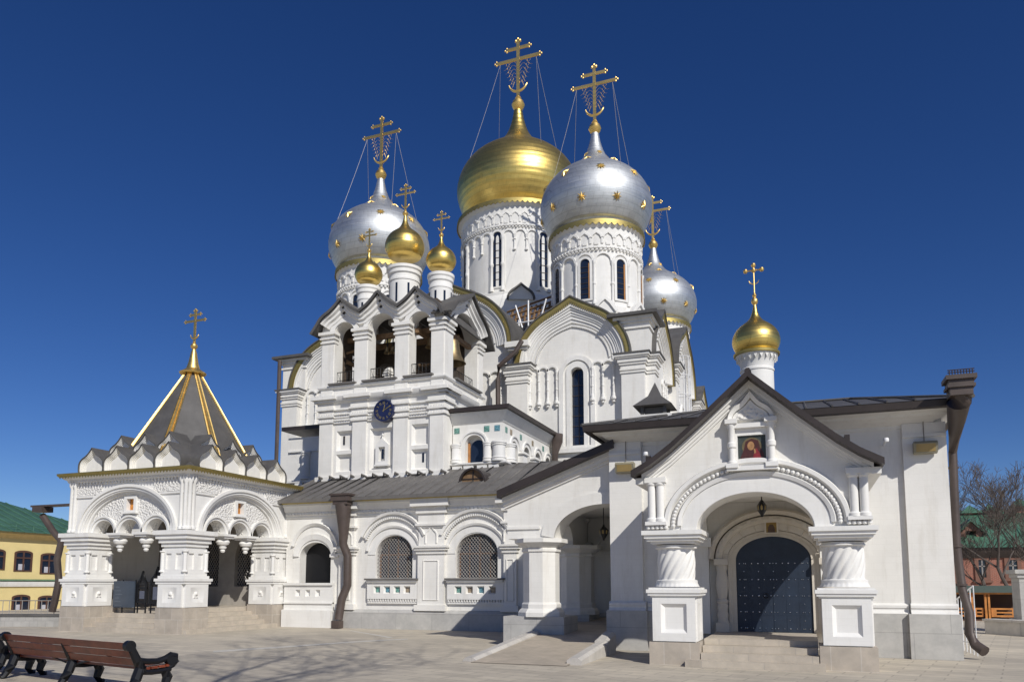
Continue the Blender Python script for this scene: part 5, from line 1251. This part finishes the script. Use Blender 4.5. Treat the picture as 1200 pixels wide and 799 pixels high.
for k in range(4):
    mb = MB(); y0 = 17.32+.34*k
    mb.wbox(GXC-1.22-(.30 if k == 0 else 0), GXC+1.22+(.12 if k == 0 else 0), y0, HY, .14*k, .14*(k+1)-.002*k); mb.build('step', M_STEP, gp)

# ------------------------------------------------------------------ lamps, cameras, boards
def floodlight(x, z, label):
    t = thing('floodlight', label, 'floodlight', (x, HY-.3, z), 'floodlights under the hall eaves')
    f = FA(HY-.13); mb = MB()
    P = [(-.0, z+.14), (.24, z+.16), (.30, z+.10), (.22, z-.12), (.06, z-.14)]
    mb.run(f, x-.26, x+.26, [(w, v) for w, v in P]); mb.build('housing', simple('khaki lamp housing', (.27, .245, .17), .5), t)
    mb = MB(); mb.add([f(x-.21, z+.085, .297), f(x+.21, z+.085, .297), f(x+.21, z-.10, .235), f(x-.21, z-.10, .235), f(x-.21, z+.085, .28), f(x+.21, z+.085, .28), f(x+.21, z-.10, .21), f(x-.21, z-.10, .21)], [(0, 1, 2, 3), (7, 6, 5, 4), (0, 4, 5, 1), (1, 5, 6, 2), (2, 6, 7, 3), (3, 7, 4, 0)]); mb.build('lamp_glass', M_LAMPG, t)
    mb = MB(); mb.tube([f(x, z+.12, .04), f(x, z+.9, .04), f(x, z+1.05, .30)], .012, 4); mb.build('cable', M_GRILLE, t)
floodlight(-4.62, 5.02, 'box floodlight on the pier left of the gabled porch')
floodlight(2.86, 5.12, 'box floodlight on the far right pier near the ornate rain pipe')
def camera(x, z, label):
    t = thing('security_camera', label, 'camera', (x, HY-.5, z), 'security cameras on the hall wall'); f = FA(HY)
    mb = MB(); mb.tube([f(x-.0, z-.02, 0), f(x, z, .62)], .022, 6); mb.build('bracket', M_PVC, t)
    mb = MB(); mb.lathe(*f(x, z, .66)[:2], z-.05, [(0, 0), (.06, .01), (.07, .05), (.06, .1), (0, .11)], 12); mb.build('camera_body', M_PVC, t)
x, z = XZ(757, 532, 20.7); camera(x, z, 'small white camera on a bracket left of the gabled porch roof')
x, z = XZ(1038, 516, 20.7); camera(x, z, 'small white camera on a bracket right of the gabled porch roof')
# black iron gate and notice boards on the tent porch steps
def board(px0, px1, pyt, pyb, Y, label, pap):
    x0, zt = XZ(px0, pyt, Y); x1, zb = XZ(px1, pyb, Y)
    t = thing('notice_board', label, 'notice board', ((x0+x1)/2, Y, .85))
    f = FA(Y); mb = MB(); mb.box(f, x0, x1, zb, zt, -.02, .02); mb.build('panel', M_BOARD, t)
    mb = MB()
    for u in (x0+.42, x1-.02): mb.tube([f(u, .5, -.05), f(u, zt+.05, -.05)], .03, 6)
    mb.build('post', M_BLACK, t)
    if pap:
        mb = MB()
        for i in range(6): mb.box(f, x0+.1, x0+.1+.22+.07*(i % 3), zt-.25-.14*i, zt-.22-.14*i, .0, .024)
        mb.build('text_line', simple('dim lettering', (.09, .11, .14), .5), t)
board(134, 157, 680.5, 711.5, 22.9, 'slate blue notice board on thin posts at the tent porch steps', True)
gt = thing('iron_gate', 'black iron porch gate with two pointed arches standing open on the steps', 'gate', (-23.0, 23.0, .85))
for (pa, pb, pt, pbm) in ((160, 174, 669, 706), (175.5, 193, 664, 707)):
    Yg = 23.0; f = FA(Yg); a, zb = XZ(pa, pbm, Yg); b, zt = XZ(pb, pt, Yg); c = (a+b)/2; hw = (b-a)/2; zs = zt-.62
    K = lambda e: [(c-hw+e, zb+e), (c+hw-e, zb+e), (c+hw-e, zs)]+list(reversed(keelpts(c, zs, hw-e, .34-e, .30, 20)))[1:-1]+[(c-hw+e, zs)]
    mb = MB(); mb.panel(f, K(0), [K(.09)], -.05, .05); mb.box(f, c-hw, c+hw, zs-.07, zs+.0, -.04, .04); lf = mb.build('gate_leaf', M_BLACK, gt)
    mb = MB(); mb.box(f, c-hw+.14, c+hw-.14, zb+.16, zs-.14, -.015, .015); mb.build('pasted_notice', simple('grey blue paper', (.10, .11, .15), .6), lf)
    mb = MB()
    for i in range(7):
        u = c-hw+.1+(2*hw-.2)*i/6; mb.tube([f(u, zs, 0), f(c+(u-c)*.3, zs+.5, 0)], .014, 4)
    mb.tube([f(c+.16*cos(q*.5), zs+.2+.14*sin(q*.5), 0) for q in range(13)], .018, 4)
    for u in (c-hw+.06, c+hw-.06): mb.tube([f(u, .5, 0), f(u, zb+.02, 0)], .03, 5)
    mb.build('scroll_work', M_BLACK, lf)

# ------------------------------------------------------------------ benches in the foreground
def make_bench(label, loc, rz, L=4.35):
    """bench built along local X, sitting side towards +Y"""
    t = thing('park_bench', label, 'bench', (0, 0, 0), 'red wooden benches on the square')
    def prof_frame(x):
        m = MB(); w = .055
        f = lambda u, v, w_: (x+w_, u, v)               # u = depth (+ towards the seat), v = height
        def limb(P, rs): m.tube([f(u, v, 0) for u, v in P], rs, 8)
        limb(([(-.12, .84)] if x != L/2 else [(-.09, .78)])+[(-.06, .72), (.03, .55), (.10, .42), (.10, .36)], [.06, .065, .075, .085, .085])
        limb([(.08, .42), (.02, .25), (-.06, .12), (-.12, .03), (-.16, .02)], [.085, .085, .07, .06, .05])
        limb([(.08, .38), (.30, .35), (.52, .36), (.62, .38)], [.06, .05, .05, .05])
        limb([(.52, .36), (.58, .25), (.54, .12), (.60, .03), (.66, .02)], [.075, .085, .07, .055, .05])
        return m
    n = 0
    for x in (0.06, L/2, L-.06):
        m = prof_frame(x); f = lambda u, v, w_, x=x: (x+w_, u, v)
        if x != L/2: m.panel(f, arcpts(-.12, .80, .09, None, 0, 360, 18)[:-1], (), -.05, .05)
        fr = m.build('iron_frame', M_BLACK, t)
        if x != L/2:
            m = MB(); m.tube([f(u, v, 0) for u, v in ((.04, .56), (.20, .53), (.38, .52), (.52, .55), (.62, .60), (.70, .58), (.72, .50), (.66, .44), (.58, .40))], [.05, .05, .05, .055, .06, .065, .06, .055, .05], 8)
            m.panel(f, arcpts(.62, .535, .095, None, 0, 360, 18)[:-1], (), -.055, .055); m.build('armrest', M_BLACK, fr)
    for (u, v, h) in ((-.10, .79, .12), (-.03, .66, .118), (.045, .53, .122)):
        m = MB(); a = .42
        m.add([(x, u+du, v+dv) for x in (.02, L-.02) for du, dv in ((-.02, -h/2), (.02, -h/2), (.02-h*.55, h/2), (-.02-h*.55, h/2))], [(0, 1, 2, 3), (7, 6, 5, 4), (0, 4, 5, 1), (1, 5, 6, 2), (2, 6, 7, 3), (3, 7, 4, 0)]); m.build('back_slat', M_BENCH, t)
    for k in range(4):
        m = MB(); y = .12+.135*k; m.wbox(.02, L-.02, y, y+.115, .40+.006*k, .44+.006*k); m.build('seat_slat', M_BENCH, t)
    m = MB()
    for a, b in ((.25, L/2-.2), (L-.25, L/2+.2)): m.tube([(a, -.02, .70), (b, .07, .40)], .018, 5)
    m.build('brace', M_BLACK, t)
    t.location = loc; t.rotation_euler = (0, 0, rz); return t
P0 = Vector((-10.23, 9.72)); P1 = Vector((-14.5, 10.68)); dr_ = P1-P0
b1 = make_bench('long red wooden bench with black iron ends, seen from behind on the square', (P1.x, P1.y, 0), atan2(-dr_.y, -dr_.x), dr_.length)
b2 = copy_tree(b1); u = dr_.normalized(); b2.location = (P1.x+u.x*(dr_.length+.35), P1.y+u.y*(dr_.length+.35), 0)
b2['label'] = 'red wooden bench cut off by the left picture edge'

# ------------------------------------------------------------------ yellow house, terrace wall and rails on the left
yh = thing('yellow_house', 'two-storey yellow house with white string course and green hipped roof', 'house', (-52, 38, 0))
YX = -52.0; fy = FB(YX); y0, y1 = 30.0, 47.0
mb = MB(); mb.wbox(-66, YX, y0, y1, -.2, 5.35); mb.build('wall', M_YEL, yh)
mb = MB(); mb.run(fy, y0, y1, [(-.1, 1.62), (.10, 1.62), (.14, 1.75), (.14, 1.98), (-.1, 2.02)]); mb.build('string_course', M_W2, yh)
mb = MB(); mb.run(fy, y0, y1, [(-.1, 2.02), (.2, 2.02), (.02, 2.14), (-.1, 2.14)]); mb.build('flashing', M_GREENR, yh)
mb = MB(); mb.run(fy, y0-.4, y1+.4, [(-.1, 5.0), (.08, 5.0), (.3, 5.22), (.5, 5.3), (.5, 5.42), (-.1, 5.42)]); mb.build('cornice', simple('ochre cornice', (.62, .47, .22), .8), yh)
mb = MB(); mb.add([(-67, y0-.7, 5.42), (YX+.7, y0-.7, 5.42), (YX+.7, y1+.7, 5.42), (-67, y1+.7, 5.42), (-59.5, y0+6.5, 8.6), (-59.5, y1-6.5, 8.6)], [(0, 1, 4), (1, 2, 5, 4), (2, 3, 5), (3, 0, 4, 5), (3, 2, 1, 0)])
for i in range(20):
    y = y0+.6+i*.85; q = max(0, min(1, min((y-y0+.7)/7.2, (y1+.7-y)/7.2))); mb.tube([(YX+.7, y, 5.45), (YX+.7-8.2*q, y, 5.45+3.18*q)], .035, 4)
mb.build('roof', M_GREENR, yh)
mb = MB()
for z in (5.75, 5.95): mb.tube([(YX+.45, y0-.2, z), (YX+.45, y1+.2, z)], .02, 4)
for i in range(14): y = y0+i*1.3; mb.tube([(YX+.45, y, 5.45), (YX+.45, y, 5.95)], .02, 4)
mb.build('roof_rail', M_GREENR, yh)
wy = []
for (pa, pb, pt, pbm) in ((20, 34, 645, 669), (50, 64, 648, 672), (17, 31, 697, 716), (47, 61, 698, 716), (-12, 1, 643, 667)):
    a, zt = YZ(pa, pt, YX); b, zb = YZ(pb, pbm, YX); ym = (a+b)/2; hw = .62
    mb = MB(); mb.panel(fy, archhole(ym, zb, hw, zt-.18, .16), (), -.05, .015); w_ = mb.build('window', M_GLASS, yh)
    mb = MB(); mb.panel(fy, archhole(ym, zb-.02, hw+.06, zt-.16, .2), [archhole(ym, zb+.06, hw-.08, zt-.22, .12)], -.05, .05); mb.box(fy, ym-.05, ym+.05, zb, zt, 0, .06); mb.box(fy, ym-hw, ym+hw, zb+(zt-zb)*.62, zb+(zt-zb)*.69, 0, .055); mb.build('window_frame', simple('brown window frame', (.10, .05, .035), .5), w_)
    mb = MB(); mb.box(fy, ym-.35, ym+.1, zb+.08, zb+.5, .016, .02); mb.build('curtain', M_PAPER, w_)
M_TW = stone('rough terrace stone', (.40, .39, .37), (.34, .33, .31), (.28, .27, .26), .45, .25)
tw = thing('terrace_wall', 'low rough stone terrace wall with dark coping left of the tent porch', 'wall', (-32, 23.5, 0))
a, b = Vector(GR(-60, 734)), Vector(GR(79, 734)); d = (b-a).normalized(); n = Vector((-d.y, d.x))
def slab(mb, a, b, n, z0, z1, t): mb.add([(p.x+n.x*q, p.y+n.y*q, z) for p in (a, b) for q in (0, t) for z in (z0, z1)], [(0, 1, 3, 2), (4, 6, 7, 5), (0, 4, 5, 1), (2, 3, 7, 6), (1, 5, 7, 3), (0, 2, 6, 4)])
mb = MB(); slab(mb, a, b, n, 0, .44, .4); mb.build('masonry', M_TW, tw)
mb = MB(); slab(mb, a-n*.05, b-n*.05, n, .44, .53, .5); mb.build('coping', M_ROOF, tw)
tr = thing('railing', 'thin grey metal railing on the terrace before the yellow house', 'railing', (-33, 26, 0))
mb = MB(); a2, b2_ = a+n*2.5, b+n*2.5-d*1.2
for z in (.55, 1.05): mb.tube([(a2.x, a2.y, z), (b2_.x, b2_.y, z)], .018, 4)
for i in range(14): p = a2.lerp(b2_, i/13); mb.tube([(p.x, p.y, 0), (p.x, p.y, 1.05)], .018, 4)
mb.build('rail', M_GRILLE, tr)

# ------------------------------------------------------------------ far side on the right: brick house, pavilion, trees
bh = thing('brick_house', 'red brick house with green sheet roof, dormer and capped chimneys behind bare trees', 'house', (44, 72, 0))
BY = 70.0; fbk = FA(BY); xa, xb = 4.0, 52.0
def B(px, py): return XZ(px, py, BY)
ez = B(1160, 643)[1]; rz_ = B(1160, 608)[1]+1.2
mb = MB(); mb.wbox(xa, xb, BY, BY+11, -.3, ez); mb.build('wall', M_BRICK, bh)
mb = MB(); mb.run(fbk, xa, xb, [(-.1, ez-.7), (.15, ez-.7), (.5, ez-.1), (.5, ez+.1), (-.1, ez+.1)]); mb.build('cornice', M_BROWN, bh)
mb = MB(); mb.add([(xa-.6, BY-.7, ez+.1), (xb+.6, BY-.7, ez+.1), (xb+.6, BY+11.7, ez+.1), (xa-.6, BY+11.7, ez+.1), (xa+4, BY+5.5, rz_), (xb-4, BY+5.5, rz_)], [(0, 1, 5, 4), (1, 2, 5), (2, 3, 4, 5), (3, 0, 4)])
for i in range(40): x = xa+1+i*1.1; q = max(0, min(1, (x-xa)/4.6)); mb.tube([(x, BY-.7, ez+.13), (x, BY-.7+6.2*q, ez+.13+(rz_-ez-.1)*q)], .04, 4)
mb.build('roof', M_GREENR, bh)
M_BTRIM = simple('dark brick trim', (.20, .10, .07), .8)
for (pl, pr, pt, pb) in ((1144, 1158, 655, 677), (1179, 1195, 655, 675), (1119, 1127, 660, 678), (1210, 1226, 655, 675)):
    x0, zt = B(pl, pt); x1, zb = B(pr, pb)
    mb = MB(); mb.box(fbk, x0+.1, x1-.1, zb, zt, -.1, .02); w_ = mb.build('window', M_GLASS, bh)
    mb = MB(); mb.panel(fbk, rect(x0-.15, x1+.15, zb-.2, zt+.25), [rect(x0+.12, x1-.12, zb+.05, zt-.05)], -.05, .12); mb.box(fbk, x0-.3, x1+.3, zb-.35, zb-.2, -.05, .2); mb.build('window_surround', M_BTRIM, w_)
    mb = MB(); m_ = (x0+x1)/2; mb.box(fbk, m_-.05, m_+.05, zb, zt, .02, .06); mb.box(fbk, x0, x1, zb+(zt-zb)*.6, zb+(zt-zb)*.66, .02, .06); mb.build('window_bar', M_GRILLE, w_)
mb = MB(); x0, zd = XZ(1126, 632, 71); x1, zt = XZ(1150, 611, 71); fd2 = FA(71.0)
mb.panel(fd2, [(x0, zd-.3), (x1, zd-.3), (x1, zd+.5), ((x0+x1)/2, zt), (x0, zd+.5)], [rect((x0+x1)/2-.35, (x0+x1)/2+.35, zd+.05, zd+.7)], -3, 0); o = mb.build('dormer', M_BTRIM, bh)
mb = MB(); mb.panel(fd2, [(x0-.25, zd+.4), ((x0+x1)/2, zt+.02), (x1+.25, zd+.4), (x1+.25, zd+.55), ((x0+x1)/2, zt+.25), (x0-.25, zd+.55)], (), -3.2, .3); mb.build('dormer_roof', M_GREENR, o)
for (pl, pr, pt, pb) in ((1128, 1146, 602, 612), (1156, 1163, 600, 610), (1187, 1204, 594, 609)):
    x0, zt = XZ(pl, pt, 75.3); x1, zb = XZ(pr, pb, 75.3); mb = MB(); mb.wbox(x0, x1, 74.8, 76, zb-1.2, zt); o = mb.build('chimney', M_BRICK, bh)
    c = (x0+x1)/2; h = (x1-x0)/2+.3; mb = MB(); mb.add([(c-h, 74.4, zt), (c+h, 74.4, zt), (c+h, 76.4, zt), (c-h, 76.4, zt), (c, 75.4, zt+.75)], [(0, 1, 4), (1, 2, 4), (2, 3, 4), (3, 0, 4), (3, 2, 1, 0)]); mb.build('chimney_cap', M_GREENR, o)
hv = thing('wooden_pavilion', 'orange wooden sales pavilion with a flat dark green roof before the brick house', 'pavilion', (22, 44, 0))
HYY = 44.0; fp = FA(HYY); Hx = lambda px: XZ(px, 700, HYY)[0]; Hz = lambda py: XZ(1165, py, HYY)[1]
x0, x1 = Hx(1112), Hx(1215)
mb = MB(); mb.wbox(x0-.3, x1+.3, HYY-.3, HYY+3.2, Hz(694), Hz(686)); mb.build('roof', simple('dark green fascia', (.07, .10, .085), .6), hv)
mb = MB(); mb.wbox(x0-.25, x1+.25, HYY-.22, HYY-.1, Hz(696), Hz(694)); mb.build('fascia_board', M_HUT, hv)
for px in (1114, 1139, 1155, 1157.5, 1194, 1213): mb = MB(); mb.wbox(Hx(px)-.07, Hx(px)+.07, HYY-.1, HYY+.04, 0, Hz(695)); mb.build('post', M_HUT, hv)
for pa, pb in ((1114, 1139), (1139, 1154.5), (1158, 1194), (1195, 1213)):
    a_, b_ = Hx(pa)+.1, Hx(pb)-.1; zt, zb = Hz(712), Hz(722.5); k = max(1, int((b_-a_)/.9)); w_ = (b_-a_)/k
    mb = MB(); mb.panel(fp, rect(a_, b_, zb, zt), [rect(a_+w_*(i+.2), a_+w_*(i+.8), zb+(zt-zb)*r0, zb+(zt-zb)*r1) for i in range(k) for r0, r1 in ((.2, .42), (.58, .8))], -.06, 0); mb.build('parapet_panel', M_HUT, hv)
mb = MB(); mb.wbox(x0, x1, HYY+2.8, HYY+3.0, 0, Hz(695)); mb.wbox(x0, x1, HYY, HYY+3, -.1, .06); mb.build('back_wall', simple('dark brown boards', (.10, .05, .03), .7), hv)
lw = thing('parapet_wall', 'low pale stone parapet with light coping at the right edge', 'wall', (8, 31, 0))
a, b = Vector(GR(1154.5, 742)), Vector(GR(1290, 752)); d = (b-a).normalized(); n = Vector((-d.y, d.x))
mb = MB(); slab(mb, a, b, n, 0, .46, .5); mb.build('masonry', M_KERB, lw)
mb = MB(); slab(mb, a-n*.05-d*.05, b-n*.05, n, .46, .54, .6); mb.build('coping', M_KERB, lw)
mt = thing('stone_monument', 'grey stone pillar monument cut by the right picture edge', 'monument', (11, 32, 0))
x0, zt = XZ(1193.5, 667, 33.5); mb = MB(); sqstack(mb, x0, x0+1.2, 33.5, 34.7, [(0, .5, .12), (.5, zt-.3, 0), (zt-.3, zt-.15, .06), (zt-.15, zt, .14)]); mb.build('shaft', M_PLINTH, mt)
mb = MB(); mb.box(FA(33.5), x0+.2, x0+1.0, 1.0, zt-.6, -.01, .02); mb.build('tablet', M_BOARD, mt)
rl = thing('stair_railing', 'thin white stair railing behind the right corner of the hall', 'railing', (3.8, 26, 0))
mb = MB()
for i in range(9): y = 22.5+.45*i; zt = 1.75-.07*i; mb.tube([(3.95, y, 0), (3.95, y, zt)], .014, 4)
mb.tube([(3.95, 22.5, 1.75), (3.95, 26.1, 1.19)], .02, 5); mb.tube([(3.95, 22.5, .3), (3.95, 26.1, .2)], .014, 4); mb.build('rail', M_PVC, rl)

def bare_tree(x, y, H, seed, label, r0=.17, lean=.0, parts=5, group='bare trees before the brick house', fork=.30, rmin=.012):
    rnd = random.Random(seed)
    t = thing('bare_tree', label, 'tree', (x, y, 0), group)
    trunk = MB(); crown = MB()
    def grow(p, d, L, r, depth, mbx):
        n = 5; P = [p.copy()]; q = p.copy(); dd = d.copy()
        for i in range(n):
            dd = (dd+Vector((rnd.uniform(-1, 1), rnd.uniform(-1, 1), rnd.uniform(-.3, .6)))*.13).normalized(); q = q+dd*(L/n); P.append(q.copy())
        r1 = r*.62
        mbx.tube(P, [max(rmin, r+(r1-r)*i/n) for i in range(n+1)], 7 if depth < 2 else (5 if depth < 3 else 3))
        if depth >= parts: return
        k = 3 if depth < 3 else 4
        for i in range(k):
            s = P[n] if i == 0 else P[rnd.randint(2, n)]
            ax = Vector((rnd.uniform(-1, 1), rnd.uniform(-1, 1), rnd.uniform(-.2, .5))).normalized()
            nd = (dd*(1.1 if i == 0 else .75)+ax*(.38 if i == 0 else .8)+Vector((0, 0, .12))).normalized()
            grow(s, nd, L*rnd.uniform(.62, .82), r1*(.9 if i == 0 else .68), depth+1, crown)
    grow(Vector((x, y, 0)), Vector((lean, 0, 1)).normalized(), H*fork, r0, 0, trunk)
    trunk.build('trunk', M_BARK, t); crown.build('crown', M_BARK, t)
    return t
for i, (px, py, Y, H, lean, lab) in enumerate(((1167, 700, 52, 9.6, -.30, 'bare tree leaning left nearest the hall rain pipe'), (1194, 700, 50, 10.2, -.25, 'bare leaning tree with the tallest crown at the right edge'), (1222, 700, 56, 9.8, -.15, 'bare tree at the right edge whose boughs enter the picture'))):
    x, _ = XZ(px, py, Y); bare_tree(x, Y, H, 11+i*5, lab, .14, lean, 6, fork=.28, rmin=.0085)
# the tree beside the photographer that dapples the paving
bare_tree(-.4, -2.0, 20, 5, 'tall bare tree beside the square that throws thin shadows on the paving', .24, 0, 5, None, .38)
